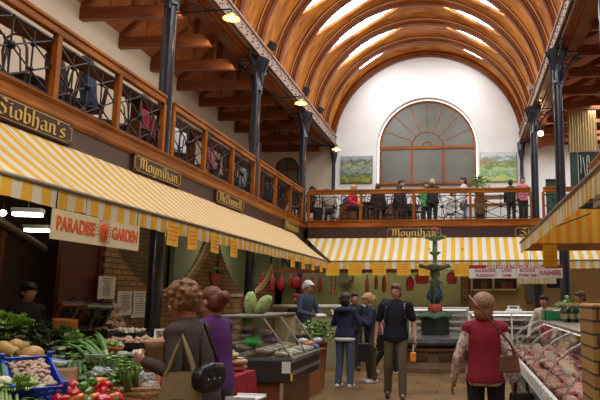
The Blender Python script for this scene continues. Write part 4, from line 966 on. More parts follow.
for i,(x,y,r,mt,l) in enumerate([(15,336,.21,LG,'frilly bright green lettuce at the far left of the display'),(3,330,.19,LG,'frilly bright green lettuce cut by the left photo edge'),
 (36,345,.19,LP,'dark red tinged lettuce nearest the bright lettuces'),(47,338,.18,LP,'dark red tinged lettuce at the back of its group'),(54,350,.19,LP,'dark red tinged lettuce in the middle of the display'),(40,358,.17,LP,'dark red tinged lettuce just above the blue crate'),
 (66,342,.17,LM,'mid green lettuce behind the dark ones'),(70,354,.17,LM,'mid green lettuce beside the leeks'),(80,348,.13,LM,'small mid green lettuce next to the round basket')]):
    lettuce(mt,r,l,onp(x,y,0),'lettuces on the display')
# butternut squashes
SQ=mat('butternut skin',(.42,.25,.08),.45,var=.10,scale=8)
def squash(x,y,L,r,rz,label,dz=.06):
    root=thing('butternut_squash',label,'squash',onp(x,y,dz),rz,'squashes by the blue crate'); root.rotation_euler=(0,R(8),rz)
    m=MB(); prof=[(0,-L*.5),(r*.6,-L*.49),(r*.95,-L*.36),(r,-L*.22),(r*.85,-L*.05),(r*.62,.1*L),(r*.58,.3*L),(r*.55,.42*L),(r*.35,.49*L),(0,.5*L)]
    m.lathe(prof,(0,0,0),18,M=Matrix.Rotation(PI/2,4,'X')); m.build('flesh',SQ,root,smooth=True)
    MB().cyl((0,-L*.48,0),(0.01,-L*.58,.01),.014,.02,8).build('stem',mat('squash stem',(.22,.16,.06),.7),root)
squash(6,352,.32,.085,R(60),'butternut squash at the left edge on top of the heap',.10)
squash(19,347,.24,.07,R(190),'knobbly upright looking squash behind the pale ones',.12)
squash(27,356,.28,.085,R(250),'pale butternut squash lying above the blue crate',.08)
squash(14,361,.26,.075,R(100),'butternut squash mostly behind the blue crate rim',.05)
# blue mushroom crate
BLU=mat('blue plastic crate',(.015,.06,.50),.4,var=.06)
ca,cb,cc,cd=onp(5,374,.03),onp(32,370,.03),onp(59,404,.03),onp(29,410,.03)
cen=(ca+cb+cc+cd)/4; L_=((cd-ca).length+(cc-cb).length)/2; W_=((cb-ca).length+(cc-cd).length)/2; ang=math.atan2((cd-ca+cc-cb).y,(cd-ca+cc-cb).x)
crate=thing('mushroom_crate','blue plastic crate full of mushrooms at the lower left','crate',cen+Vector((0,0,.02)),ang); L_=min(L_,.62); W_=min(.32,W_); h=.085; crate.rotation_euler=(R(0),R(14),ang); CM=Matrix.Translation(crate.location)@crate.rotation_euler.to_matrix().to_4x4()
m=MB(); m.bb(-L_/2,L_/2,-W_/2,W_/2,0,.01); m.build('base',BLU,crate)
for nm,s_ in(('long',1),('short',0)):
    for q in(-1,1):
        m=MB(); t=.008
        if s_:
            for z0,z1 in((0,.02),(.045,.06),(h-.012,h)): m.bb(-L_/2,L_/2,q*W_/2-t,q*W_/2+t,z0,z1)
            k=-L_/2
            while k<L_/2: m.bb(k,k+.012,q*W_/2-t,q*W_/2+t,0,h); k+=.045
        else:
            for z0,z1 in((0,.02),(.045,.06),(h-.012,h+.008)): m.bb(q*L_/2-t,q*L_/2+t,-W_/2,W_/2,z0,z1)
            k=-W_/2
            while k<W_/2: m.bb(q*L_/2-t,q*L_/2+t,k,k+.012,0,h); k+=.045
        m.build('lattice_side',BLU,crate)
for a_ in(-1,1):
    for b_ in(-1,1): MB().box((a_*L_/2,b_*W_/2,h/2+.02),(.03,.03,h+.04)).build('corner_post',BLU,crate,bevel=.006)
MU=mat('mushroom cap',(.42,.30,.22),.6,var=.18,scale=18); MUS=mat('mushroom stalk',(.62,.54,.44),.6)
def mush(r):
    root=thing('mushroom','brown capped mushroom in the blue crate','mushroom',(0,0,0),0,'mushrooms in the blue crate')
    m=MB(); m.lathe([(0,r*.75),(r*.55,r*.66),(r*.92,r*.35),(r,.0),(r*.85,-r*.15),(r*.3,-r*.1)],n=12); m.build('cap',MU,root,smooth=True)
    MB().cyl((0,0,-r*.1),(0,0,-r*.7),r*.32,r*.38,8).build('stalk',MUS,root,smooth=True); return root
mp=mush(.024); first=True; ca_,sa_=cos(ang),sin(ang)
for i in range(14):
    for j in range(6):
        if len([1])and VG.random()<.06: continue
        o=mp if first else copy_tree(mp); first=False
        lx=-L_/2+.05+(L_-.1)*(i+VG.uniform(.2,.8))/14; ly=-W_/2+.04+(W_-.08)*(j+VG.uniform(.2,.8))/6
        o.location=CM@Vector((lx,ly,.055+VG.uniform(0,.03))); o.rotation_euler=(VG.uniform(-.7,.7),VG.uniform(-.7,.7),VG.uniform(0,6)); q=VG.uniform(.85,1.3); o.scale=(q,q,q)
# long green stalks
LK=mat('leek green',(.07,.19,.03),.5,var=.3,scale=5); LKW=mat('leek white',(.26,.32,.12),.5)
def stalks(p0,p1,n,label,nm,cat,r=.012,spread=.05,grp=None,white=.3):
    root=thing(nm,label,cat,p0,0,grp); d=p1-p0
    m=MB(); w_=MB()
    for i in range(n):
        o=Vector((VG.uniform(-spread,spread),VG.uniform(-spread,spread),VG.uniform(0,spread*.6))); e=d*VG.uniform(.85,1.1)+o*1.6
        pts=[o+(e-o)*t+Vector((0,0,.05*sin(PI*t))) for t in(0,.25,.5,.75,1)]
        m.tube(pts,[r,r,r*.9,r*.8,r*.3],6); w_.tube([pts[0]-(e*.12),pts[0],pts[0].lerp(pts[1],white)],[r*.9,r*1.1,r*1.15],6)
    tag(m.build('green_leaves',LK,root,smooth=True),kind='stuff'); tag(w_.build('white_ends',LKW,root,smooth=True),kind='stuff'); return root
stalks(onp(6,404,.02),onp(-4,352,.08),9,'bunch of long green stalks at the left edge beside the blue crate','leek_bunch','leeks',r=.009)
stalks(onp(98,362,.06),onp(74,346,.10),8,'bunch of leeks lying left of the green bagged herbs','leek_bunch','leeks',r=.016)
stalks(onp(104,354,.06),onp(92,334,.16),5,'long green leek tops standing up by the small round basket','leek_bunch','leeks',r=.014,spread=.03)
# celery
CE=mat('celery green',(.13,.23,.035),.45,var=.2,scale=10)
for i,(x,y) in enumerate([(128,392),(136,388),(122,380)]):
    root=thing('celery',['pale green celery head in front by the brown bag','pale green celery head next to the clear bags','leafy celery head behind the other two'][i],'celery',onp(x,y,.03),0,'celery heads'); m=MB()
    for k in range(8): a=2*PI*k/8; m.tube([(.012*cos(a),.012*sin(a),0),(.025*cos(a)-.02,.025*sin(a),.09),(.06*cos(a)-.04,.06*sin(a),.17)],[.010,.009,.005],6)
    tag(m.build('stalks',CE,root,smooth=True),kind='stuff'); m=MB()
    for k in range(26): a=VG.uniform(0,6.3); q=VG.uniform(.02,.09); m.ell((q*cos(a)-.04,q*sin(a),.17+VG.uniform(-.02,.05)),(.022,.018,.006),6,4,M=Matrix.Rotation(VG.uniform(-1,1),3,'X'))
    tag(m.build('leaves',LM,root,smooth=True),kind='stuff')
# cabbage / cauliflower
root=lettuce(speckle('pale cabbage leaf',[(.30,.42,.12),(.38,.50,.18),(.24,.36,.08),(.42,.52,.22)],9,.5,bump=.2),.13,'pale green cabbage at the bottom left below the mushroom crate',onp(20,396,.02),None,3,'cabbage','cabbage')
root=thing('cauliflower','white cauliflower in leaves at the bottom left corner','cauliflower',onp(2,392,.03)); m=MB()
for i in range(60): a=VG.uniform(0,6.3); e=VG.uniform(.2,1.57); m.ell((.07*cos(a)*cos(e),.07*sin(a)*cos(e),.02+.06*sin(e)),.02,7,5)
m.build('curd',mat('cauliflower curd',(.68,.66,.52),.7),root,smooth=True); m=MB()
for k in range(7): a=k*.9; m.ell((.09*cos(a),.09*sin(a),.02),(.05,.05,.012),8,5,M=Matrix.Rotation(.8,3,(sin(a),-cos(a),0)))
m.build('leaves',CE,root,smooth=True)
# cucumbers
CU=mat('cucumber skin',(.03,.09,.02),.35,var=.3,scale=14)
def cuke(a,b,label,grp,r=.02,mt=CU):
    root=thing('cucumber',label,'cucumber',a,0,grp); d=b-a; m=MB(); m.tube([d*t+Vector((0,0,.015*sin(PI*t))) for t in(0,.06,.2,.5,.8,.94,1)],[.004,r*.8,r,r,r,r*.8,.004],10); m.build('skin',mt,root,smooth=True)
    MB().cyl(-d*.02,-d*.05,.004,n=5).build('stem',CE,root)
for i in range(5): cuke(onp(70+5*i,378-2*i,.03),onp(68+5*i,363-1*i,.05),['cucumber left of its upright row','second cucumber of the upright row','third cucumber of the upright row','fourth cucumber of the upright row','cucumber right of its upright row'][i],'cucumbers behind the peppers')
cuke(onp(77,381,.03),onp(90,382,.03),'cucumber lying flat in front of the upright row','cucumbers behind the peppers')
for i in range(4): cuke(onp(118+3*i,366+4*i,.04),onp(134+2*i,367+4*i,.04),['topmost dark courgette lying right of the bagged herbs','second dark courgette from the top','third dark courgette from the top','lowest dark courgette above the celery'][i],'courgettes above the celery',r=.018)
# peppers
PR=mat('red pepper skin',(.55,.012,.015),.22,var=.15,coat=.5); PG=mat('green pepper skin',(.06,.20,.02),.22,var=.2,coat=.5); PO=mat('orange pepper skin',(.60,.17,.02),.22,var=.2,coat=.5); PST=mat('pepper stem',(.12,.28,.05),.5)
protos={}
def pepper(kind,nm):
    root=thing('bell_pepper',nm+' bell pepper in the heap at the bottom of the photo','pepper',(0,0,0),0,nm+' peppers in the heap'); r=.042
    def wav(rr_,z,a,i): q=1+.09*cos(3*a); return rr_*q,z
    m=MB(); m.lathe([(0,.030),(r*.35,.040),(r*.8,.038),(r,.02),(r*.98,-.01),(r*.85,-.04),(r*.6,-.058),(r*.25,-.060),(0,-.052)],n=18,wav=wav); m.build('flesh',kind,root,smooth=True)
    m=MB(); m.tube([(0,0,.028),(.002,0,.045),(.01,.0,.058)],[.012,.006,.007],7); m.build('stem',PST,root,smooth=True); return root
K={'glossy red':PR,'dark green':PG,'orange red':PO}
seq=[]
for x,y in[(68,388),(76,392),(70,397),(84,397),(92,390),(100,386),(108,390),(116,388),(98,396),(107,398),(116,397),(122,394),(88,384),(78,384),(63,397),(96,380),(104,380),(90,398),(112,383),(82,390)]: seq.append((x,y))
for i,(x,y) in enumerate(seq):
    k='dark green' if i in(4,12,15,17) else ('orange red' if i in(3,7,8,10,16) else 'glossy red')
    if k not in protos: protos[k]=pepper(K[k],k); o=protos[k]
    else: o=copy_tree(protos[k])
    o.location=onp(x-5,y+3,.035+(.04 if i%3==0 else 0)); o.rotation_euler=(VG.uniform(.6,2.2),VG.uniform(-.6,.6),VG.uniform(0,6)); q=VG.uniform(.82,1.05); o.scale=(q,q,q)
# bags, packs
PBG=mat('brown paper bag',(.34,.19,.09),.8,var=.15,scale=9,bump=.4,bscale=14)
def bag(p,w,d,h,rz,mt,label,nm,cat,tilt=0,top=.6,seed=1):
    root=thing(nm,label,cat,p,rz); root.rotation_euler=(tilt,0,rz); r_=random.Random(seed); n=20; prof=[]; m=MB(); vs=[];fs=[]; L=7
    for i in range(L):
        t=i/(L-1); sc=1-.15*sin(PI*t)+(0 if i<L-1 else 0); 
        for k in range(n):
            a=2*PI*k/n; sq=1/max(abs(cos(a)),abs(sin(a)))**.6; dep=d*(1-(1-top)*t)
            vs.append((w/2*cos(a)*sq*sc*(1+r_.uniform(-.05,.05)),dep/2*sin(a)*sq*sc*(1+r_.uniform(-.07,.07)),h*t*(1+ (r_.uniform(-.05,.05) if i==L-1 else 0))))
    for i in range(L-1):
        for k in range(n): fs.append((i*n+k,i*n+(k+1)%n,(i+1)*n+(k+1)%n,(i+1)*n+k))
    fs.append(tuple(range(n-1,-1,-1))); m.add(vs,fs); o=m.build('bag_body',mt,root,smooth=True); o.modifiers.new('s','SOLIDIFY').thickness=.002
    return root
b=bag(onp(64,390,.0),.18,.12,.15,R(30),PBG,'crumpled brown paper bag between blue crate and peppers','paper_bag','bag',R(-15),.5,3)
MB().box((0,-.0,.15),(.17,.05,.008)).build('folded_top',PBG,b)
CLG=mat('cling film pack',(.55,.56,.60),.2,var=.25,scale=25,spec=.8)
for i,(x,y,w_,l) in enumerate([(57,366,.20,'cling wrapped white and blue pack above the brown paper bag'),(50,375,.13,'small white pack beside the blue crate corner')]):
    root=thing('wrapped_pack',l,'pack',onp(x,y,.0),R(20),'wrapped packs'); root.rotation_euler=(0,SL,R(20)); MB().bb(-w_/2,w_/2,-.07,.07,0,.05).build('tray',CLG,root,bevel=.015)
    MB().bb(-w_*.3,w_*.3,-.04,.05,.051,.053).build('printed_label',mat('blue grey label',(.12,.16,.40),.5),root)
root=thing('wrapped_pack','white pack with a blue band in front of the herb bag','pack',onp(112,375,.02),R(10),'wrapped packs'); MB().bb(-.11,.11,-.04,.04,0,.04).build('tray',CLG,root,bevel=.01); MB().bb(-.08,.08,-.041,.03,.041,.043).build('printed_label',mat('sky blue label',(.12,.35,.65),.5),root)
root=thing('herb_bag','square clear bag of green herbs leaning in the middle of the display','bag',onp(100,372,.01),R(25)); root.rotation_euler=(R(35),0,R(15))
m=MB(); m.ell((0,0,.08),(.13,.02,.09),16,10); m.build('herbs',speckle('bagged herbs',[(.14,.22,.05),(.30,.34,.16),(.08,.14,.03),(.42,.45,.30)],60,.3,bump=.4),root,smooth=True); MB().bb(-.10,.10,-.004,.004,.15,.19).build('bag_top',mat('clear film',(.5,.55,.5),.15,alpha=.5),root)
FIL=mat('crumpled clear film',(.62,.64,.64),.12,alpha=.45,bump=.6,bscale=30,spec=.9)
for i,(x,y,r) in enumerate([(98,378,.07),(106,377,.06),(146,384,.09),(152,376,.07),(150,392,.07),(116,352,.09)]):
    root=thing('crumpled_plastic_bag',['crumpled clear bag behind the peppers, left one','crumpled clear bag behind the peppers, right one','clear bag in front of the curly haired woman, largest','clear bag under the curly haired woman\'s hands','clear bag at the lower edge near the woman','clear bag beside the small round basket'][i],'bag',onp(x,y,.0),VG.uniform(0,6),'clear plastic bags')
    sd=VG.uniform(0,20); m=MB(); m.ell((0,0,r*.6),(r,r*.8,r*.65),18,12,disp=lambda d:.35*noise.noise(d*2.6+Vector((sd,0,0)))); m.build('film',FIL,root,smooth=False)
    m=MB(); m.ell((0,0,r*.45),(r*.6,r*.5,r*.38),10,8); m.build('contents',LM if i%2 else CE,root,smooth=True)
# round basket of small salad
root=thing('round_basket','small round terracotta rimmed basket of green salad in the middle of the display','basket',onp(106,353,.0)); root.rotation_euler=(0,SL,0)
m=MB(); m.lathe([(.10,0),(.15,.07),(.155,.09),(.14,.085),(.13,.05)],n=24); m.build('basket',mat('terracotta wicker',(.38,.14,.05),.7,var=.2,scale=20),root,smooth=True)
m=MB()
for i in range(70): a=VG.uniform(0,6.3); q=.12*math.sqrt(VG.random()); m.ell((q*cos(a),q*sin(a),.085+VG.uniform(0,.03)),(.022,.018,.007),6,4,M=Matrix.Rotation(VG.uniform(-1,1),3,'X'))
tag(m.build('salad_leaves',LG,root,smooth=True),kind='stuff')
root=thing('round_basket','heap of curly green salad beside the round basket','basket',onp(88,352,.0)); m=MB(); m.lathe([(.12,0),(.16,.06),(.15,.06)],n=20); m.build('basket',W_DARK,root); m=MB()
for i in range(80): a=VG.uniform(0,6.3); q=.14*math.sqrt(VG.random()); m.ell((q*cos(a),q*sin(a),.07+VG.uniform(0,.05)),(.026,.02,.007),6,4,M=Matrix.Rotation(VG.uniform(-1,1),3,'X'))
tag(m.build('salad_leaves',LG,root,smooth=True),kind='stuff')
# trays of bulbs and mushrooms in a row at the back
def tray(x,y,w_,d_,label,item,n,mt,ml,r,grp,rz=R(0),nm='tray',top=BLACK,cat='vegetable'):
    p=onp(x,y,.0); root=thing('produce_tray',label,'tray',p,rz); m=MB(); m.bb(-w_/2,w_/2,-d_/2,d_/2,0,.01); m.build('base',top,root)
    for a_,b_,c_,e_ in((-w_/2,w_/2,-d_/2,-d_/2+.01),(-w_/2,w_/2,d_/2-.01,d_/2),(-w_/2,-w_/2+.01,-d_/2,d_/2),(w_/2-.01,w_/2,-d_/2,d_/2)): MB().bb(a_,b_,c_,e_,.0,.07).build('side',top,root)
    proto=None; cz,sz=cos(rz),sin(rz)
    for i in range(n):
        if proto is None:
            o=thing(item,ml,cat,(0,0,0),0,grp); m=MB(); m.lathe([(0,r*1.1),(r*.18,r*.9),(r*.6,r*.6),(r,0),(r*.75,-r*.6),(0,-r*.85)],n=10); m.build('skin',mt,o,smooth=True); m=MB(); m.cyl((0,0,r*.9),(0,.2*r,r*1.5),r*.14,r*.1,6); m.build('neck',mt,o); proto=o
        else: o=copy_tree(proto)
        lx=VG.uniform(-w_/2+r*1.2,w_/2-r*1.2); ly=VG.uniform(-d_/2+r*1.2,d_/2-r*1.2)
        o.location=p+Vector((lx*cz-ly*sz,lx*sz+ly*cz,.04+r*.5+VG.uniform(0,.05))); o.rotation_euler=(VG.uniform(-1.2,1.2),VG.uniform(-1.2,1.2),VG.uniform(0,6)); q=VG.uniform(.8,1.2); o.scale=(q,q,q)
ON=mat('pale onion skin',(.55,.36,.24),.4,var=.25,scale=14); GA=mat('garlic skin',(.62,.55,.46),.5,var=.2); SH=mat('shallot skin',(.42,.18,.10),.4,var=.3,scale=12)
tray(112,338,.75,.36,'black tray of garlic bulbs and small onions below the bagged nuts','garlic_bulb',42,GA,'pale garlic bulb in the black tray below the bagged nuts',.032,'garlic bulbs in the black tray')
tray(134,348,.85,.40,'black tray of pinkish shallots near the white frame sign','shallot',46,ON,'pinkish shallot in the black tray near the white frame sign',.034,'shallots in the black tray')
tray(78,330,.7,.28,'tray of dim orange carrots behind the lettuces','carrot_bunch',26,mat('carrot skin',(.42,.16,.03),.5,var=.3),'small orange root in the tray behind the lettuces',.04,'orange roots behind the lettuces')
tray(82,337,.7,.2,'tray of brown nuts behind the lettuces','nut',34,mat('nut brown',(.20,.10,.05),.5,var=.3),'brown nut in the tray behind the lettuces',.025,'nuts behind the lettuces')
tray(152,362,.45,.36,'black tray of mixed pale mushrooms under the woman\'s hands','field_mushroom',22,GA,'pale mushroom in the tray under the woman\'s hands',.03,'mushrooms under the hands')
# slanted glossy trays on their stand
FOI=mat('glossy dark fruit wrap',(.03,.028,.022),.12,var=.8,scale=40,spec=1,bump=.8,bscale=26)
TRF=mat('grey green tray rim',(.14,.18,.16),.4)
for i,(x,y) in enumerate([(62,326),(76,327),(90,327)]):
    p=onp(x,y,.10); root=thing('slanted_tray',['slanted wooden tray at the left of the glossy dark trays','slanted dark glossy tray in the middle of three','slanted dark glossy tray on the right, beside the bagged nuts'][i],'tray',p,R(62),'slanted display trays'); root.rotation_euler=(R(38),0,R(62))
    m=MB(); w_,h_=.28,.33; m.bb(-w_/2,w_/2,-.01,.03,0,.0+h_); m.build('tray_base',BLACK,root)
    for a_,b_,c_,e_ in((-w_/2,w_/2,0,.03),(-w_/2,w_/2,h_-.03,h_),(-w_/2,-w_/2+.03,0,h_),(w_/2-.03,w_/2,0,h_)): MB().bb(a_,b_,-.05,.0,c_,e_).build('rim',TRF if i else W_DARK,root)
    m=MB()
    for k in range(30): m.ell((VG.uniform(-.12,.12),-.015,VG.uniform(.05,h_-.05)),(.03,.02,.03),7,5)
    tag(m.build('dark_fruit',FOI,root,smooth=False),kind='stuff')
    m=MB(); m.cyl((0,.02,.4),(0,.3,.0),.012,n=5); m.build('prop',BLACK,root)
for i,(x,y) in enumerate([(57,329),(62,329),(67,329.5),(72,330)]):
    root=thing('orange_packet','small orange packet in the row below the slanted trays','packet',onp(x,y,.12),R(60),'orange packets in a row'); MB().bb(-.05,.05,-.03,.03,-.0,.10).build('wrapper',mat('orange wrapper',(.50,.20,.04),.4),root,bevel=.012); MB().bb(-.055,.055,-.004,.004,.10,.115).build('crimp',mat('orange wrapper',(.50,.20,.04),.4),root)
for i,(x,y,dz) in enumerate([(107,330,.06),(114,331,.06),(121,332,.06),(109,329,.17),(116,330,.17),(112,329,.27)]):
    root=thing('nut_bag','clear bag of brown nuts in the small pyramid beside the slanted trays','bag',onp(x,y,0)+Vector((0,0,dz)),VG.uniform(0,6),'bagged nuts in a pyramid')
    MB().ell((0,0,0),(.085,.07,.075),12,9,disp=lambda d:.12*noise.noise(d*3)).build('nuts',speckle('bagged nuts',[(.35,.20,.10),(.50,.36,.22),(.22,.12,.06),(.6,.5,.38)],45,.25),root,smooth=True); MB().cyl((0,0,.06),(0,0,.11),.012,.03,8).build('tied_top',FIL,root)
root=thing('framed_sign','small white framed picture card standing among the mushrooms','sign',onp(161,345,.0),R(30)); root.rotation_euler=(R(-22),0,R(30))
m=MB(); w_,h_=.17,.21
for a_,b_,c_,e_ in((-w_/2,w_/2,0,.025),(-w_/2,w_/2,h_-.025,h_),(-w_/2,-w_/2+.025,0,h_),(w_/2-.025,w_/2,0,h_)): MB().bb(a_,b_,-.008,.008,c_,e_).build('frame_bar',PAPER,root)
MB().bb(-w_/2+.02,w_/2-.02,-.003,.003,.02,h_-.02).build('picture',speckle('mushroom picture',[(.05,.04,.03),(.3,.22,.14),(.12,.09,.05)],40,.5),root)
for i,(x,y) in enumerate([(138,358),(136,343)]):
    root=thing('price_ticket',['cream price ticket standing in the black gap of the display','cream price ticket among the shallots'][i],'ticket',onp(x,y,.0),R(20),'cream price tickets'); root.rotation_euler=(R(-18),0,R(20)); MB().bb(-.05,.05,-.002,.002,0,.09).build('ticket_card',mat('cream ticket',(.52,.48,.32),.7),root); MB().bb(-.03,.03,-.004,-.002,.04,.05).build('pen_mark',BLACK,root)
root=thing('wicker_edge_basket','long brown wicker basket edge under the celery at the front of the display','basket',onp(140,398,-.02),R(28))
MB().bb(-.32,.32,-.03,.03,-.12,.05).build('wicker_side',mat('brown wicker',(.30,.15,.05),.7,var=.35,scale=30,bump=.6),root,bevel=.02); m=MB(); m.tube([(-.32,0,.05),(0,0,.06),(.32,0,.05)],.02,7); m.build('rim',mat('brown wicker',(.30,.15,.05),.7,var=.35,scale=30,bump=.6),root)
# paper bag the woman fills and her bags
b=bag(atYp(157,352,4.25)+Vector((0,0,-.12)),.15,.10,.20,R(10),PBG,'brown paper bag in the hands of the curly haired woman','paper_bag','bag',R(12),.9,5); MB().box((0,0,.2),(.15,.07,.01)).build('mouth_fold',PBG,b)
TOT=mat('cream canvas tote',(.34,.27,.15),.85,var=.06,bump=.2)
root=thing('tote_bag','cream canvas tote bag with green print hanging from the curly haired woman\'s arm','bag',atYp(179,392,3.95)+Vector((0,0,-.20)),R(8)); root.scale=(.78,.9,.95)
m=MB(); m.add([(-.19,-.03,0),(.19,-.03,0),(.15,-.025,.34),(-.12,-.025,.34),(-.19,.05,0),(.19,.05,0),(.15,.03,.34),(-.12,.03,.34)],[(0,1,2,3),(5,4,7,6),(0,4,5,1),(1,5,6,2),(4,0,3,7)]); m.build('bag_body',TOT,root)
for yy in(-.025,.03):
    m=MB(); m.tube([(-.10,yy,.33),(-.03,yy*.6,.50),(.0,0,.58),(.05,yy*.6,.48),(.12,yy,.33)],[.013]*5,6); m.build('handle',TOT,root)
MB().bb(-.06,.05,-.034,-.029,.04,.17).build('green_print',mat('green tote print',(.04,.16,.08),.7),root)
root=thing('shoulder_bag','black shoulder bag under the arm of the curly haired woman','bag',(-1.62,4.0,1.13),R(70)); root.scale=(.66,.66,.72); BLL=mat('black leather',(.012,.011,.013),.3,bump=.3,bscale=20,spec=.6)
m=MB(); m.prism([(-.20,-.02),(-.17,-.13),(-.06,-.17),(.08,-.17),(.18,-.12),(.20,.0),(.15,.07),(0,.09),(-.14,.06)],.13,Matrix.Translation((0,.065,0))@Matrix.Rotation(PI/2,4,'X')); m.build('bag_body',BLL,root,bevel=.035)
m=MB(); m.tube([(-.13,0,.06),(-.08,.06,.30),(-.02,.09,.44),(.04,.06,.30),(.13,0,.06)],.014,6); m.build('strap',BLL,root,smooth=True)
for x in(-.08,0,.08): MB().ell((x,-.068,-.05),.008,6,5).build('stud',STEEL,root)

# loose trimmings and extra produce filling the board
root=thing('salad_trimmings','loose green leaves and trimmings strewn between the vegetables','leaves',(-3.0,4.6,dispz(-3.0,4.6)),0); m=MB()
for i in range(900):
    X=VG.uniform(-4.6,-2.1); Y=VG.uniform(3.3,6.6)
    if X>-2.1-(Y-3.95)*.6 and Y>3.9: continue
    m.ell((X+3.0,Y-4.6,dispz(X,Y)-dispz(-3.0,4.6)+VG.uniform(.0,.04)),(.045,.03,.010),6,4,M=Matrix.Rotation(VG.uniform(0,6),3,'Z')@Matrix.Rotation(VG.uniform(-.8,.8),3,'X'))
tag(m.build('leaf_litter',speckle('mixed green leaves',[(.05,.12,.02),(.09,.18,.03),(.14,.24,.05),(.03,.07,.015)],22,.55),root,smooth=True),kind='stuff')
for i,(x,y,r,mt,l) in enumerate([(122,385,.12,LM,'leafy green head right of the peppers, nearest the wicker edge'),(92,372,.12,LM,'leafy green head behind the peppers'),(128,374,.11,LG,'pale leafy head above the celery'),(142,372,.11,LM,'leafy green head beside the curly haired woman\'s hand'),(26,365,.12,LP,'dark leafy head squeezed between squash and crate')]):
    lettuce(mt,r,l,onp(x,y,0),'small leafy heads',3)
for i,(x,y) in enumerate([(118,360),(124,356),(84,366),(146,366)]):
    root=thing('wrapped_pack',['small clear pack right of the herb bag','small clear pack under the courgettes','small clear pack left of the herb bag','small clear pack by the black mushroom tray'][i],'pack',onp(x,y,.01),VG.uniform(0,3),'wrapped packs'); root.rotation_euler=(0,SL,VG.uniform(0,3)); MB().bb(-.07,.07,-.05,.05,0,.04).build('tray',CLG,root,bevel=.012); MB().bb(-.04,.04,-.03,.03,.041,.043).build('printed_label',YEL,root)
# ================================================================ glass deli case, left middle
CASEB=mat('dark case body',(.035,.03,.03),.4,var=.1); GRYM=mat('dull grey metal',(.30,.29,.27),.4,.6,var=.1); WPAN=wood('reddish counter panel',(.16,.05,.02),(.26,.09,.035),'Y')
root=thing('deli_case','glass fronted dark deli case with sloping glass left of the middle aisle','display case',(-2.3,8.5,0)); CL=1.6
MB().bb(-.95,-.15,0.05,CL,0,.47).build('plinth',WPAN,root); MB().bb(-.16,-.12,.0,.06,0,.47).build('plinth_corner_post',mat('pale worn post',(.35,.28,.15),.6),root)
m=MB(); m.bb(-1.05,0,0,CL,.47,.78); m.build('case_body',CASEB,root,bevel=.02)
MB().bb(-.01,.03,0,CL,.74,.80).build('steel_lip',STEEL,root,bevel=.008); MB().bb(-.005,.02,.02,CL,.58,.62).build('steel_trim',STEEL,root)
MB().bb(-1.0,-.03,.03,CL-.03,.78,.80).build('deck',GRYM,root)
m=MB(); m.quad((-.01,0,.80),(-.01,CL,.80),(-.42,CL,1.33),(-.42,0,1.33)); m.build('sloping_glass',GLASS,root)
m=MB(); m.add([(-.01,0,.80),(-.42,0,1.33),(-1.0,0,1.33),(-1.0,0,.80)],[(0,1,2,3)]); m.build('end_glass',GLASS,root)
for y in(0,CL*.5,CL): MB().cyl((-.01,y,.80),(-.42,y,1.33),.013,n=6).build('glass_rib',STEEL,root)
m=MB(); m.bb(-1.02,-.40,-.02,CL+.02,1.33,1.37); m.build('top_shelf',GRYM,root,bevel=.01); MB().bb(-1.03,-.98,0,.05,.8,1.33).build('rear_post',GRYM,root); MB().bb(-1.03,-.98,CL-.05,CL,.8,1.33).build('rear_post',GRYM,root)
MB().bb(-.14,-.02,-.008,0,.60,.75).build('price_plate',PAPER,root); MB().bb(-.02,.01,-.006,0,.5,.60).build('yellow_sticker',YEL,root)
FISH=speckle('wrapped cheese and pie packs',[(.42,.36,.25),(.30,.24,.15),(.50,.46,.36),(.20,.13,.08)],14,.4)
DR=random.Random(5)
pk=None
for i in range(6):
    for j in range(3):
        if pk is None: pk=thing('food_pack','oblong pale wrapped food pack lying in the glass deli case','food pack',(0,0,0),0,'packs in the deli case'); MB().bb(-.12,.12,-.09,.09,0,.055).build('pack',FISH,pk,bevel=.02); MB().bb(-.05,.05,-.04,.04,.055,.058).build('sticker',PAPER,pk); o=pk
        else: o=copy_tree(pk)
        o.location=(-2.3-.18-.28*j,8.68+.25*i,.80+(.05*j)); o.rotation_euler=(DR.uniform(-.1,.1),R(10),DR.uniform(-.4,.4))
for i,(y,c,l) in enumerate([(8.75,(.05,.55,.12),'bright green plastic bag inside the deli case near end'),(9.6,(.18,.2,.45),'blue purple pack high inside the deli case')]):
    root=thing('plastic_bag',l,'bag',(-2.95,y,.99)); MB().ell((0,0,0),(.13,.16,.07),14,9,disp=lambda d:.3*noise.noise(d*3)).build('film',mat('bag tint %d'%i,c,.3),root,smooth=True); MB().cyl((0,.1,.03),(0,.2,.06),.02,.04,6).build('knot',mat('bag tint %d'%i,c,.3),root)
# low case further left, with curved grey rim
root=thing('chill_chest','low dark chill chest with curved grey rim left of the glass deli case','display case',(-3.75,8.1,0)); MB().bb(-.4,.32,0,1.6,0,.72).build('chest_body',CASEB,root,bevel=.03)
m=MB(); m.tube([(-.4,0,.74),(-.3,0,.86),(-.1,0,.93),(.2,0,.95),(.32,0,.92)],.03,6); m.build('curved_rim',GRYM,root); m=MB(); m.tube([(.33,0,.92),(.33,1.6,.92)],.03,6); m.build('side_rim',GRYM,root); MB().bb(.26,.32,0,1.6,.72,.92).build('side_panel',CASEB,root)
MB().bb(.10,.24,-.012,-.004,.50,.66).build('price_plate',PAPER,root)
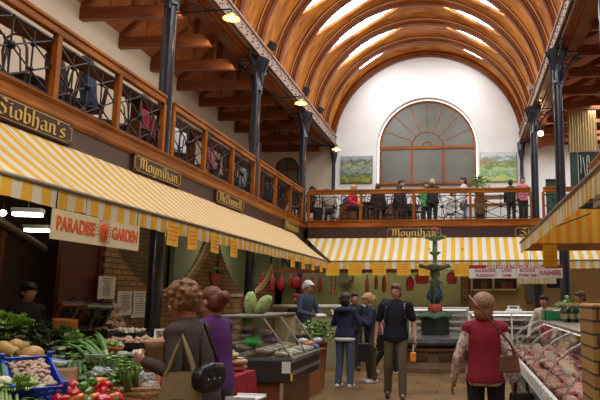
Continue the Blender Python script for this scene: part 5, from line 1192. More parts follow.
# green celery / lettuces standing behind on the case top
LGREEN=speckle('pale celery cabbage',[(.30,.38,.12),(.42,.46,.22),(.22,.32,.07)],12,.5)
for i,(x,y,l) in enumerate([(250,312,'pale green celery cabbage standing on the deli case top, left one'),(257,317,'pale green celery cabbage leaning right on the deli case top')]):
    p=atYp(x,y,9.2); root=thing('celery_cabbage',l,'cabbage',(p.x,p.y,1.20 if False else 1.37)); m=MB(); m.ell((0,0,.15),(.10,.10,.17),14,10,disp=lambda d:.12*sin(8*math.atan2(d.y,d.x))); m.build('leaves',LGREEN,root,smooth=True); MB().cyl((0,0,-.0),(0,0,.05),.06,.07,10).build('base',LKW,root)
    root.rotation_euler=(0,R(35*i),0)
root=thing('white_cool_box','pale grey white cool box beside the purple topped woman','box',(-3.42,7.6,.0)); MB().bb(-.17,.17,-.14,.14,.74,1.0).build('box_body',mat('off white plastic',(.5,.5,.46),.5),root,bevel=.015); MB().bb(-.18,.18,-.15,.15,1.0,1.05).build('lid',mat('off white plastic',(.5,.5,.46),.5),root,bevel=.01); MB().bb(-.2,.2,-.17,.17,0,.74).build('stand',CASEB,root)
# low brick pier
root=thing('brick_pier','low yellow brick pier between the women and the glass deli case','wall',(-3.9,9.9,0)); MB().bb(-.35,.3,-.12,.12,0,1.62).build('brickwork',brick('glazed yellow brick front',(.34,.20,.06),(.24,.13,.04),(.07,.05,.03),'XZ',1,.24,.085,.010),root); MB().bb(-.38,.33,-.15,.15,1.62,1.67).build('coping',mat('pale stone coping',(.36,.30,.18),.6),root)
# red cloth table with loaves
root=thing('red_cloth_table','table under a bright red cloth stacked with bread beside the purple topped woman','table',(-2.92,6.9,0)); RC=mat('bright red cloth',(.34,.008,.02),.8,bump=.15,bscale=8)
MB().bb(-.5,.42,-.55,.6,.70,.74).build('tabletop',W_DARK,root); m=MB(); n=30; vs=[]
for i in range(n+1):
    x=-.5+.93*i/n; vs+= [(x,-.57,.75),(x,-.57-.03*abs(sin(i*1.1)),.62)]
m.add(vs,[(2*i,2*i+1,2*i+3,2*i+2) for i in range(n)]); vs=[]
for i in range(n+1):
    y=-.57+1.2*i/n; vs+= [(.44,y,.75),(.44+.04*abs(sin(i*.9)),y,.35)]
m.add(vs,[(2*i,2*i+1,2*i+3,2*i+2) for i in range(n)]); m.build('cloth_skirt',RC,root,smooth=True); MB().bb(-.5,.44,-.57,.62,.742,.752).build('cloth_top',RC,root)
m=MB(); m.add([(.10,-.60,.74),(.38,-.60,.74),(.30,-.63,.40),(.22,-.66,.05),(.02,-.64,.05),(.08,-.62,.4)],[(0,1,2,5),(5,2,3,4)]); m.build('cloth_fold',RC,root)
for x,y in((-.42,-.5),(.36,-.5),(-.42,.55),(.36,.55)): MB().bb(x-.025,x+.025,y-.025,y+.025,0,.70).build('leg',W_DARK,root)
BRD=mat('pale bread bag',(.42,.29,.17),.5,var=.22,scale=9); 
for i in range(26):
    x=-2.92+DR.uniform(-.2,.34); y=6.9+DR.uniform(-.45,.5); z=.795+.07*(i%3)
    root=thing('bread_loaf','pale wrapped loaf in the heap on the red cloth table','loaf',(x,y,z),DR.uniform(0,3),'loaves on the red cloth'); MB().ell((0,0,0),(.11,.06,.04),12,8,disp=lambda d:.10*noise.noise(d*3)).build('crust',BRD,root,smooth=True); MB().bb(-.04,.04,-.03,.03,.045,.052).build('sticker',PAPER,root)
root=thing('white_tray_edge','white rimmed tray at the bottom edge below the red cloth','tray',tuple(atYp(246,399,5.2)),R(-8)); MB().bb(-.13,.13,-.1,.1,0,.012).build('tray_base',WHITE,root); 
for a in(-.1,.1): MB().bb(-.13,.13,a-.006,a+.006,.0,.03).build('rim',WHITE,root)
m=MB(); m.bb(-.11,.11,-.08,.08,-.95-.0,-.005); m.build('pedestal',CASEB,root)
# orange panelled counter end and goods
root=thing('wooden_counter','low orange brown panelled counter at the end of the deli case','counter',(-2.58,10.22,0)); WCO=wood('orange counter panel',(.30,.10,.025),(.45,.17,.05),'Z')
MB().bb(-.55,.05,0,1.35,0,.66).build('cabinet',WCO,root); MB().bb(-.6,.08,-.04,1.4,.66,.70).build('top',W_DARK,root,bevel=.01); MB().bb(-.25,-.22,-.01,0,0,.6).build('edge_strip',W_DARK,root)
root=thing('crisp_bags','heap of blue and orange packets on the low counter end','packets',(-2.66,10.85,.70)); 
for i in range(8):
    MB().ell((DR.uniform(-.12,.12),DR.uniform(-.2,.2),.07+.05*(i%3)),(.09,.07,.05),10,7,disp=lambda d:.2*noise.noise(d*4+Vector((i,0,0)))).build('packet',[mat('packet blue',(.03,.08,.40),.3),mat('packet orange',(.75,.22,.04),.3),mat('packet white',(.6,.6,.65),.3)][i%3],root,smooth=True)
root=thing('flower_bucket','dark wooden bucket of green foliage and cream flowers by the vendor','plant',(-2.78,12.0,0.0)); MB().lathe([(.15,.0),(.2,.75),(.21,.76),(.19,.74)],n=16).build('bucket',W_DARK,root,smooth=True)
m=MB(); f=MB()
for i in range(110):
    a=DR.uniform(0,6.3); q=DR.uniform(0,.33); z=.8+DR.uniform(0,.36); m.ell((q*cos(a),q*sin(a),z),(.045,.02,.035),6,4,M=Matrix.Rotation(DR.uniform(-1.5,1.5),3,'X'))
    if i%5==0: f.ell((q*cos(a)*1.05,q*sin(a)*1.05-.02,z+.03),.022,6,4)
tag(m.build('foliage',LM,root,smooth=True),kind='stuff'); tag(f.build('flowers',mat('cream petals',(.7,.66,.45),.6),root,smooth=True),kind='stuff')
# ================================================================ hams and sausages under the gallery
HM=mat('cured ham',(.30,.045,.02),.4,var=.35,scale=10); RNB=mat('red netting bag',(.32,.015,.015),.6,var=.15)
def rail(x0,x1,y,z,label):
    root=thing('hanging_rail',label,'rail',((x0+x1)/2,y,z)); L=(x1-x0)/2; MB().bb(-L,L,-.04,.04,-.04,.06).build('beam',W_DARK,root)
    for x in(-L+.1,L-.1): MB().cyl((x,0,.05),(x,0,.52),.012,n=5).build('rod',IRON,root)
rail(-5.2,-1.0,17.0,2.32,'dark timber rail the hams hang from, left part under the back awning')
rail(-1.0,.1,17.0,2.42,'short timber rail holding two red bags behind the fountain')
def ham(x,y,z,h,r,mt,nm,label,cat,grp,seed):
    root=thing(nm,label,cat,(x,y,z),DR.uniform(0,6),grp); m=MB(); m.lathe(([(0,-h*.8),(r*.75,-h*.78),(r,-h*.6),(r*.96,-h*.36),(r*.75,-h*.26),(r*.25,-h*.18),(r*.12,-.05),(.0,-.03)] if mt is RNB else [(0,-h),(r*.6,-h*.96),(r,-h*.80),(r,-h*.5),(r*.75,-h*.28),(r*.4,-h*.14),(r*.2,-.05),(.0,-.03)]),n=12,M=Matrix.Scale(.62,4,(0,1,0))); m.build('meat',mt,root,smooth=True)
    MB().cyl((0,0,-.06),(0,0,.0),.008,n=4).build('string',PAPER,root)
pos=['far left end','second from the left','third from the left','fourth from the left','fifth from the left','sixth from the left','seventh from the left','eighth from the left','ninth from the left','tenth from the left','eleventh from the left','right end']
for i,xp in enumerate([262,272,281,290,296,303,312,320,367,376,384,410]):
    x=atYp(xp,285,16.9).x; k=i in(0,2,4,11)
    ham(x,16.92,2.28,.46+.08*(i%3),.13 if k else .085,RNB if k else HM,'hanging_ham',('red netted ham' if k else 'dark cured ham')+' on the timber rail, '+pos[i],'ham','hams on the rail',i)
for i,xp in enumerate([422,452]): x=atYp(xp,285,16.9).x; ham(x,16.92,2.38,.52,.20,RNB,'red_bag',['large red bag hanging just left of the fountain stem','large red bag hanging right of the fountain'][i],'bag','red bags behind the fountain',i)
# sausage strings at left
for i,xp in enumerate([306,325,329]):
    x=atYp(xp,280,16.2).x; root=thing('sausage_string',['red sausage string hanging by the white haired vendor','pale red sausage string, left of a pair, under the awning corner','pale red sausage string, right of a pair, under the awning corner'][i],'sausages',(x,17.0,2.28),0,'sausage strings'); 
    for k in range(5): MB().ell((0.01*(k%2),0,-.07-.12*k),(.025,.025,.065),8,7).build('link',mat('sausage red',(.42,.07,.05),.4),root,smooth=True)
# window lettering on the pale green shop wall
GW=thing('shop_lettering','large dark letters on the pale green shop wall behind the hams','lettering',(-5.45,18.2,2.62)); 
for ch,x in(('I',-.2),('N',.25),('I',1.0),('R',1.35)): text_mesh('letter',ch,.42,BLACK,GW,(x,-.012,0),(PI/2,0,0),.004,.9,bold=.008)
MB().bb(-.8,2.1,0,.04,-.6,.6).build('green_board',GRN,GW)
# olive green rear shop wall nearer than the back wall, with shelves
root=thing('rear_shop_wall','olive green rear wall of the shops behind the hams','partition',(-2.6,18.9,0)); MB().bb(-2.9,2.55,0,.08,0,3.4).build('board',mat('olive green wall',(.30,.30,.12),.7,var=.06),root); MB().bb(-2.9,2.55,-.012,0,1.35,1.4).build('dado',mat('olive dado',(.2,.2,.1),.6),root)
root=thing('round_clock','small round dark fan on the olive green wall','fan',(-3.45,18.85,2.25)); MB().cyl((0,-.06,0),(0,0,0),.17,n=20).build('cage',mat('dim grey green',(.14,.15,.1),.5),root); m=MB(); m.tube([(.17*cos(a),-.07,.17*sin(a)) for a in[2*PI*i/18 for i in range(18)]],.012,5,close=True); m.build('rim',IRON,root)
# beige butcher room on the right
BG=mat('beige tiled wall',(.42,.28,.11),.6,var=.05)
root=thing('rear_shop_wall','beige rear wall of the butcher shop right of the fountain','partition',(1.6,18.0,0)); MB().bb(-1.45,3.4,0,.08,0,3.55).build('board',BG,root)
MB().bb(-1.62,-1.45,-.2,.08,0,3.0).build('brick_end',brick('glazed yellow brick front',(.34,.20,.06),(.24,.13,.04),(.07,.05,.03),'XZ',1,.24,.085,.010),root)
root=thing('wall_cupboard','cream wall cupboard with dark open niches behind the red waistcoat woman','cupboard',(.90,17.8,1.8)); CRM=mat('cream cupboard',(.52,.42,.24),.5)
MB().bb(-.62,.62,-.02,.16,0,.9).build('carcass',mat('dark niche',(.05,.03,.02),.6),root)
for z in(0,.42,.86): MB().bb(-.65,.65,-.12,.16,z,z+.05).build('shelf',CRM,root)
for x in(-.65,-.05,.62): MB().bb(x-.03,x+.03,-.12,.16,0,.9).build('divider',CRM,root)
for i,x in enumerate([-.3,.25,.42]): MB().bb(x-.08,x+.08,-.1,-.0,.05,.25).build('dark_box',mat('niche box',(.16,.06,.03),.6),root)
root=thing('fringe_curtain','beige fringed strip curtain at the top of the butcher shop doorway','curtain',(1.75,16.4,2.28)); m=MB(); n=60; vs=[]
for i in range(n+1): x=-.35+1.0*i/n; vs+= [(x,.03*sin(i*1.9),0),(x,.04*sin(i*1.9),-.32-.02*sin(i*2.7))]
m.add(vs,[(2*i,2*i+1,2*i+3,2*i+2) for i in range(n)]); m.build('fringe',mat('beige fringe',(.62,.48,.28),.8),root,smooth=True); MB().cyl((-.37,0,0),(.67,0,0),.02,n=6).build('rod',W_DARK,root); 
m=MB(); m.cyl((0,0,0),(0,0,1.33),.008,n=4); m.build('wire',BLACK,root)
root=thing('grey_door_panel','narrow grey blue panel on the beige wall right of the cupboard','panel',(1.9,17.94,1.5)); MB().bb(-.14,.14,-.03,.03,0,.75).build('panel',mat('grey blue paint',(.14,.16,.17),.5),root)
root=thing('blue_coat','dark blue coat hanging on the beige wall above the leaning butcher','coat',(2.5,17.7,2.6)); m=MB(); m.lathe([(0,0),(.1,-.03),(.17,-.2),(.19,-.5),(.18,-.72),(.0,-.73)],n=12,M=Matrix.Scale(.5,4,(0,1,0))); m.build('coat_body',cl('deep blue coat',(.02,.03,.11)),root,smooth=True); MB().cyl((0,0,0),(0,.25,.03),.01,n=5).build('hook',IRON,root)
# ================================================================ white refrigerated counters
def fridge(cx,y,L,label,top=1.32,dep=.8):
    root=thing('refrigerated_counter',label,'display case',(cx,y,0)); WE=WHITE
    MB().bb(-L/2,L/2,0,dep,0,.62).build('base',STEEL,root); MB().bb(-L/2,L/2,dep-.05,dep,.62,top).build('back_panel',WE,root)
    for z in(.62,.80,.97,1.14): MB().bb(-L/2+.02,L/2-.02,.06,dep-.06,z,z+.02).build('shelf',WE,root); 
    for z in(.64,.82,.99,1.16): MB().bb(-L/2+.02,L/2-.02,.045,.06,z-.02,z+.03).build('shelf_edge',WE,root)
    MB().bb(-L/2-.02,L/2+.02,-.02,dep,top-.05,top).build('canopy',WE,root,bevel=.01)
    k=-L/2
    while k<=L/2+.01: MB().bb(k-.015,k+.015,-.01,.02,.62,top-.04).build('mullion',WE,root); k+=L/max(1,round(L/.75))
    m=MB(); m.quad((-L/2,-.005,.62),(L/2,-.005,.62),(L/2,-.005,top-.05),(-L/2,-.005,top-.05)); m.build('front_glass',GLASS,root)
    MB().bb(-L/2+.05,L/2-.05,.08,.12,top-.075,top-.055).build('strip_light',FLU2,root)
    return root
FLU2=emis('case strip light',(1,.96,.88),1.6)
PKT=[mat('pack %d'%i,c,.4,var=.2) for i,c in enumerate([(.62,.30,.28),(.65,.6,.5),(.5,.12,.10),(.6,.42,.12),(.72,.70,.66)])]
def fill(cx,y,L,label,grp,n=10):
    pr={}
    for z in(.64,.82,.99):
        for i in range(n):
            c=DR.randrange(5); x=cx-L/2+.12+(L-.24)*(i+.5)/n
            if c not in pr: o=thing('meat_pack',['pinkish','cream','dark red','amber','white'][c]+' packet '+label,'food pack',(0,0,0),0,['pinkish','cream','dark red','amber','white'][c]+' packets '+grp); MB().bb(-.07,.07,-.06,.06,0,.07).build('pack',PKT[c],o,bevel=.012); MB().bb(-.04,.04,-.062,-.06,.02,.05).build('sticker',PAPER,o); pr[c]=o
            else: o=copy_tree(pr[c])
            o.location=(x,y+.22+DR.uniform(0,.1),z); o.rotation_euler=(0,0,DR.uniform(-.2,.2))
fridge(.98,13.0,1.7,'white multi shelf refrigerated counter behind the red waistcoat woman'); fill(.98,13.0,1.7,'on the shelves of the counter behind the red waistcoat woman','in the right counter')
fridge(-.62,16.35,1.5,'white multi shelf refrigerated counter behind the fountain',1.36); fill(-.62,16.35,1.5,'on the shelves of the counter behind the fountain','in the counter behind the fountain',9)
root=thing('electronic_scales','small white scales with a display on the counter behind the red waistcoat woman','scales',(1.05,13.3,1.32)); MB().bb(-.16,.16,-.1,.1,0,.05).build('base',WHITE,root,bevel=.01); MB().bb(-.12,.12,.06,.1,.05,.12).build('display',WHITE,root); MB().bb(-.08,.08,.055,.06,.065,.1).build('screen',mat('green lcd',(.04,.12,.08),.3),root)
# rear left counter with white top under the hams
root=thing('serving_counter','long pale topped serving counter under the hanging hams','counter',(-3.3,14.6,0)); MB().bb(-1.1,.95,0,.7,0,1.15).build('cabinet',OLIVE,root); MB().bb(-1.15,1.0,-.05,.75,1.38,1.44).build('top',mat('white counter top',(.7,.68,.62),.4),root,bevel=.01)
m=MB(); m.quad((-1.1,-.02,1.15),(.95,-.02,1.15),(.95,.05,1.38),(-1.1,.05,1.38)); m.build('glass',GLASS,root)
for x in(-1.1,.93): MB().bb(x,x+.03,0,.7,1.15,1.38).build('end_post',STEEL,root)
MB().box((.55,-.06,1.36),(.45,.02,.05),ry=-.5).build('bright_flap',WHITE,root)
# ================================================================ meat counter, right
mc=thing('meat_counter','long glass fronted butcher counter with curved ribs running along the right side','display case',(.66,4.5,0)); ML=5.0
MB().bb(.12,.95,0.02,ML,0,.55).build('plinth',WPAN,mc); m=MB(); m.bb(.0,1.0,0,ML,.55,.76); m.build('case_body',GRYM,mc,bevel=.02); MB().bb(-.05,.02,0,ML,.74,.80).build('steel_bumper',STEEL,mc,bevel=.01); MB().bb(-.03,.02,0,ML,.60,.63).build('steel_trim',STEEL,mc)
MB().bb(-.02,.01,0,ML,.80,.88).build('ticket_rail',mat('white ticket rail',(.6,.6,.6),.3),mc); MB().bb(.0,.98,0.0,ML,.78,.84).build('deck',GRYM,mc)
gp_=[(0.0,.86),(.06,.98),(.14,1.08),(.25,1.17),(.38,1.24),(.46,1.26)]
G2=glass('curved case glass',(.93,.95,.95),.22,.04)
m=MB(); vs=[]; 
for x,z in gp_: vs+= [(x,0,z),(x,ML,z)]
m.add(vs,[(2*i,2*i+1,2*i+3,2*i+2) for i in range(5)]); m.build('curved_glass',G2,mc,smooth=True)
for k in range(6): y=ML*k/5; m=MB(); m.tube([(x-.004,min(ML-.01,max(.01,y)),z+.004) for x,z in gp_],.007,6); m.build('glass_rib',STEEL,mc)
MB().bb(.44,.98,0,ML,1.25,1.29).build('top_shelf',STEEL,mc,bevel=.01); MB().bb(.0,.98,-.02,.0,.76,.88).build('end_cap',GRYM,mc)
for y in(.02,ML/2,ML-.02): MB().bb(.94,.98,y-.02,y+.02,.8,1.25).build('rear_post',STEEL,mc)
MB().bb(.5,.54,.1,ML-.1,1.225,1.245).build('strip_light',FLU2,mc)
for k in range(22): MB().bb(-.026,-.02,.15+.215*k,.25+.215*k,.805,.875).build('price_ticket',PAPER,mc)
MEATS=[mat('raw beef',(.30,.015,.015),.3,var=.3,scale=20,coat=.3),mat('pork pink',(.38,.105,.07),.3,var=.25,scale=18,coat=.3),mat('dark liver',(.20,.02,.02),.25,var=.3,coat=.4),mat('fat streaked bacon',(.44,.17,.12),.35,var=.4,scale=30)]
mn=['raw red beef cut','pale pink pork cut','dark red liver piece','fat streaked bacon piece']
pr={}
for i in range(30):
    for j in range(6):
        c=DR.choice([0,0,1,1,2,3]); 
        if c not in pr:
            o=thing('meat_cut',mn[c]+' in the long butcher counter on the right','meat',(0,0,0),0,mn[c]+'s in the butcher counter')
            m=MB(); sd=c*3.1; m.ell((0,0,.03),(.075,.06,.036),12,8,disp=lambda d:.25*noise.noise(d*2.2+Vector((sd,0,0)))); m.build('flesh',MEATS[c],o,smooth=True); m=MB(); m.ell((0.055,0,.034),(.014,.05,.022),10,6); m.build('fat_edge',mat('white fat',(.55,.38,.28),.4),o,smooth=True); pr[c]=o
        else: o=copy_tree(pr[c])
        o.location=(.66+.10+.145*j+DR.uniform(-.02,.02),4.62+.16*i+DR.uniform(-.03,.03),.845+.012*j); o.rotation_euler=(0,R(-8),DR.uniform(0,6)); q=DR.uniform(.85,1.25); o.scale=(q,q,q)
for i in range(8):
    y=4.85+.58*i; root=thing('price_flag','white and blue price flag standing among the meat in the right butcher counter','ticket',(.95+.06*(i%2),y,.87),R(-20),'price flags in the butcher counter'); MB().bb(-.05,.05,-.003,.003,.04,.11).build('flag_card',[PAPER,mat('blue flag',(.05,.2,.6),.5)][i==0],root); MB().cyl((0,0,0),(0,0,.05),.004,n=5).build('pin',STEEL,root)
# greens box, flowers and bottles on the far end of the meat counter
root=thing('green_crate','bright green crate with white papers on the far end of the right butcher counter','crate',(1.42,9.2,1.29)); 
for a_,b_,c_,e_ in((-.28,.28,-.2,-.19),(-.28,.28,.19,.2),(-.28,-.27,-.2,.2),(.27,.28,-.2,.2)): MB().bb(a_,b_,c_,e_,0,.13).build('side',mat('green plastic',(.01,.22,.08),.4),root)
MB().bb(-.28,.28,-.2,.2,0,.012).build('base',mat('green plastic',(.01,.22,.08),.4),root); MB().box((-.05,0,.14),(.4,.3,.02),ry=-.35).build('papers',PAPER,root)
root=thing('herb_heap','heap of green and white leafy herbs in the green crate','herbs',(1.5,9.25,1.40)); m=MB()
for i in range(60): a=DR.uniform(0,6.3); q=DR.uniform(0,.17); m.ell((q*cos(a),q*sin(a),.03+DR.uniform(0,.2)*(1-q*4)),(.035,.02,.03),6,4,M=Matrix.Rotation(DR.uniform(-1.5,1.5),3,'X'))
tag(m.build('leaves',speckle('herb mix',[(.10,.28,.08),(.45,.55,.35),(.2,.4,.15)],30,.5),root,smooth=True),kind='stuff')
BGL=mat('dark green glass',(.01,.035,.015),.15,spec=.8); pr=None
for i in range(12):
    if pr is None: pr=thing('sauce_bottle','dark green bottle with gold cap in the block on the right counter end','bottle',(0,0,0),0,'bottles on the right counter end'); MB().lathe([(.036,0),(.038,.02),(.038,.13),(.03,.16),(.014,.19),(.014,.225),(0,.225)],n=12).build('glass_body',BGL,pr,smooth=True); MB().cyl((0,0,.222),(0,0,.25),.017,n=10).build('cap',GOLD,pr); MB().cyl((0,0,.045),(0,0,.11),.0385,n=12,cap=False).build('label_band',mat('cream label',(.45,.38,.22),.6),pr); o=pr
    else: o=copy_tree(pr)
    o.location=(1.32+.09*(i%4),8.35+.1*(i//4),1.29)
# brick pillar
root=thing('brick_pillar','yellow glazed brick pillar in the lower right corner','pillar',(1.02,4.02,0)); PB=brick('pillar brick',(.46,.27,.075),(.36,.20,.05),(.06,.045,.03),'XZ',1,.23,.077,.008)
MB().bb(-.26,.40,-.2,.22,0,1.565).build('brickwork',PB,root,bevel=.012)
# ================================================================ fountain
FX,FY=-.66,15.0
ft=thing('fountain','green painted iron fountain with two scalloped bowls standing on a round stone basin','fountain',(FX,FY,0))
FG=mat('bronze green paint',(.12,.19,.10),.4,.3,var=.35,scale=8); FGP=mat('pale verdigris bowl rim',(.42,.46,.28),.5,var=.25,scale=10); STN=mat('polished dark granite',(.09,.09,.10),.25,var=.4,scale=30); SBR=mat('brown stone basin',(.17,.10,.055),.5,var=.3,scale=4); 
MB().lathe([(1.22,0),(1.22,.10),(1.10,.14),(1.05,.2),(1.05,.42),(1.12,.46),(1.12,.52),(1.05,.55)],n=48).build('basin_wall',SBR,ft,smooth=True,auto=35)
MB().lathe([(1.05,.55),(1.20,.58),(1.24,.64),(1.22,.72),(1.05,.75),(.4,.75),(0,.75)],n=48).build('basin_rim',STN,ft,smooth=True,auto=35)
for k in range(10): a=2*PI*k/10; MB().box((1.06*cos(a),1.06*sin(a),.30),(.03,.42,.10),rz=a).build('carved_panel',mat('dark carved panel',(.07,.045,.03),.6),ft)
MB().lathe([(.33,.75),(.33,1.12),(.30,1.14)],n=8).build('pedestal',mat('black green plinth',(.02,.03,.025),.35),ft)
MB().lathe([(.30,1.12),(.40,1.14),(.36,1.20),(.22,1.27),(.0,1.28)],n=24,wav=lambda r,z,a,i:(r*(1+.10*sin(7*a)),z+.02*sin(5*a))).build('rockwork',mat('dark green rock',(.03,.09,.04),.6,var=.4),ft,smooth=True)
MB().lathe([(.16,1.25),(.18,1.30),(.16,1.42),(.13,1.46)],n=16).build('red_drum',mat('oxide red',(.36,.05,.03),.5),ft,smooth=True)
MB().lathe([(.08,1.45),(.06,1.6),(.06,1.9),(.12,2.0),(.07,2.06),(.13,2.14),(.10,2.3)],n=14).build('lower_stem',FG,ft,smooth=True)
BRD_=mat('blue heron paint',(.03,.07,.12),.4,var=.4)
for k in range(4):
    a=2*PI*k/4+.5; c=lambda r,z,t=0:(r*cos(a+t),r*sin(a+t),z); m=MB()
    m.tube([c(.10,1.48),c(.13,1.60),c(.15,1.70),c(.12,1.82),c(.10,1.92),c(.15,1.98),c(.22,1.94)],[.02,.04,.048,.03,.018,.018,.006],10)
    for t in(-.35,.35): m.tube([c(.15,1.72,t*.4),c(.18,1.66,t),c(.18,1.54,t*1.1)],[.015,.028,.006],8)
    m.build('heron',BRD_,ft,smooth=True)
def bowl(z,r,h,nm):
    w_=lambda rr,zz,a,i: (rr*(1+(.07*cos(8*a) if i in(3,4) else 0)),zz+(.022*cos(8*a) if i in(3,4,5) else 0))
    MB().lathe([(.04,z-h*1.3),(.12,z-h*.8),(r*.65,z-h*.35),(r*.97,z),(r,z+.015),(r*.9,z+.005),(r*.4,z-h*.25),(0,z-h*.3)],n=48,wav=w_).build(nm,FGP,ft,smooth=True)
    m=MB()
    for k in range(8): a=2*PI*(k+.5)/8; m.tube([(.1*cos(a),.1*sin(a),z-h),(r*.6*cos(a),r*.6*sin(a),z-h*.5),(r*.93*cos(a),r*.93*sin(a),z-.02)],.014,5)
    m.build('bowl_ribs',FG,ft)
bowl(2.36,.44,.11,'large_bowl'); bowl(3.05,.27,.08,'small_bowl')
MB().lathe([(.08,2.3),(.05,2.4),(.05,2.6),(.13,2.66),(.14,2.69),(.06,2.70),(.055,2.95),(.07,2.98)],n=14).build('upper_stem',FG,ft,smooth=True)
m=MB()
for k in range(7): a=2*PI*k/7; m.tube([(0,0,3.03),(.05*cos(a),.05*sin(a),3.14),(.13*cos(a),.13*sin(a),3.17),(.17*cos(a),.17*sin(a),3.11)],[.012,.01,.008,.004],5)
m.build('leaf_spray',LM,ft,smooth=True); m=MB()
for k in range(7): a=2*PI*k/7; m.ell((.05*cos(a),.05*sin(a),3.22+.02*(k%2)),(.04,.04,.03),8,6)
m.ell((0,0,3.25),.05,8,6); m.build('pink_flower_head',mat('deep pink flowers',(.35,.03,.08),.6),ft,smooth=True)
# ================================================================ bags carried
def handbag(p,w,d,h,mt,label,rz=0,strap=None,hl=.2):
    root=thing('handbag',label,'bag',p,rz); m=MB(); m.add([(-w/2,-d/2,0),(w/2,-d/2,0),(w*.42,-d*.3,h),(-w*.42,-d*.3,h),(-w/2,d/2,0),(w/2,d/2,0),(w*.42,d*.3,h),(-w*.42,d*.3,h)],[(0,1,2,3),(5,4,7,6),(0,4,5,1),(3,2,6,7),(1,5,6,2),(4,0,3,7)]); m.build('bag_body',mt,root,bevel=.015)
    for y in(-d*.3,d*.3):
        m=MB(); m.tube([(-w*.25,y,h-.02),(-w*.2,y*.7,h+hl*.6),(0,0,h+hl),(w*.2,y*.7,h+hl*.6),(w*.25,y,h-.02)],.009,5); m.build('handle',mt,root)
    if strap: m=MB(); m.tube(strap,.011,5); m.build('shoulder_strap',mt,root)
    return root
BRL=mat('tan leather',(.16,.06,.03),.4); 
handbag((.52,5.92,.52),.25,.12,.24,BLL,'black handbag hanging from the right hand of the red waistcoat woman',R(10),hl=.13)
handbag((.40,5.74,.95),.20,.08,.15,BRL,'tan leather shoulder bag on the hip of the red waistcoat woman',R(12),strap=[(.07,0,.14),(.0,-.03,.26),(-.14,-.03,.42),(-.28,.0,.58),(-.33,.11,.67)],hl=.05)
handbag((-1.86,11.95,.42),.30,.12,.34,BLL,'black shopping bag held low by the blonde woman',R(15),hl=.3); handbag((-1.55,12.0,.62),.26,.12,.30,BLL,'second black bag hanging behind the blonde woman',R(-15),hl=.25)
root=thing('orange_pouch','bright orange pouch dangling from the left hand of the man in navy','pouch',(-.80,10.14,.60)); MB().bb(-.05,.05,-.03,.03,0,.15).build('pouch',mat('bright orange',(.80,.25,.01),.5),root,bevel=.02); MB().cyl((0,0,.15),(.0,0.02,.27),.008,n=5).build('cord',PAPER,root)
root=thing('backpack','black backpack on the man in the navy T-shirt','backpack',(-1.10,10.58,1.02)); m=MB(); m.ell((0,.06,.22),(.17,.10,.26),14,10); m.build('pack',BLL,root,smooth=True)
for s_ in(-1,1): m=MB(); m.tube([(s_*.13,-.02,.08),(s_*.17,-.14,.10),(s_*.165,-.375,.25),(s_*.15,-.37,.40),(s_*.14,-.22,.53),(s_*.12,-.03,.50)],.018,6); m.build('strap',BLL,root)
root=thing('food_parcel','white wrapped parcel in the vendor\'s hands','parcel',(-2.72,12.02,1.26),R(50)); MB().ell((0,0,0),(.12,.07,.045),12,8,disp=lambda d:.2*noise.noise(d*3)).build('wrapping',PAPER,root,smooth=True); MB().ell((0,0,.035),(.06,.04,.02),8,5).build('meat',MEATS[1],root,smooth=True)
# ================================================================ gallery cafe furniture
CH=wood('dark cafe chair wood',(.05,.02,.012),(.10,.04,.02),'Z'); 
def chair(x,y,rz,label,mt=CH,grp='cafe chairs'):
    root=thing('cafe_chair',label,'chair',(x,y,GZ),R(rz),grp); m=MB(); m.lathe([(0,.44),(.19,.44),(.2,.455),(.19,.47),(0,.47)],n=18); m.build('seat',mt,root)
    for sx_ in(-.15,.15):
        for sy in(-.15,.15): MB().cyl((sx_,sy,.45),(sx_*1.2,sy*1.2,0),.018,n=6).build('leg',mt,root)
    m=MB(); m.tube([(-.17,.16,.46),(-.18,.2,.75),(-.12,.22,.9),(0,.225,.94),(.12,.22,.9),(.18,.2,.75),(.17,.16,.46)],.016,6); m.build('back_hoop',mt,root)
    m=MB(); m.tube([(-.09,.17,.46),(-.09,.21,.74),(0,.22,.84),(.09,.21,.74),(.09,.17,.46)],.011,5); m.build('inner_hoop',mt,root); return root
def table(x,y,label,grp='cafe tables',h=.74,r=.38):
    root=thing('cafe_table',label,'table',(x,y,GZ),0,grp); m=MB(); m.lathe([(0,h-.03),(r,h-.03),(r,h),(0,h)],n=24); m.build('tabletop',CH,root); MB().cyl((0,0,0.02),(0,0,h-.03),.035,n=8).build('pillar',IRON,root); MB().lathe([(.24,0),(.22,.02),(.04,.05)],n=16).build('base',IRON,root); return root
LB='left gallery, counted from the near end'
od=['first','second','third','fourth','fifth','sixth','seventh','eighth','ninth']
for i,y in enumerate([5.7,7.8,9.9,11.2,12.7,14.4,16.2]): table(-6.15,y,'round dark cafe table, %s along the %s'%(od[i],LB))
for i,(x,y,rz) in enumerate([(-5.3,5.5,200),(-5.45,6.4,20),(-5.3,6.95,170),(-6.7,5.9,90),(-6.75,7.9,90),(-5.2,9.25,150),(-6.75,10.0,90),(-6.75,11.3,90),(-6.75,12.8,90)][:9]): chair(x,y,rz,'dark bentwood cafe chair, %s along the %s'%(od[i],LB))
for i,(x,y,rz) in enumerate([(-2.3,19.9,190),(-1.35,19.3,160),(-2.75,18.3,200)]): chair(x,y,rz,['dark bentwood chair, middle of the back gallery','dark bentwood chair nearest the blonde woman, back gallery','dark bentwood chair right of the person in red'][i],grp='back gallery chairs')
wc=chair(-3.95,18.25,190,'pale moulded plastic chair at the back gallery rail beside the person in red',mat('pale plastic',(.5,.46,.42),.5),'back gallery pale chair'); m=MB(); m.ell((0,.20,.68),(.2,.03,.2),12,8); m.build('back_shell',mat('pale plastic',(.5,.46,.42),.5),wc,smooth=True)
table(-2.95,19.3,'cafe table in front of the person in the red coat','back gallery tables'); table(-1.7,19.85,'cafe table in the middle of the back gallery','back gallery tables')
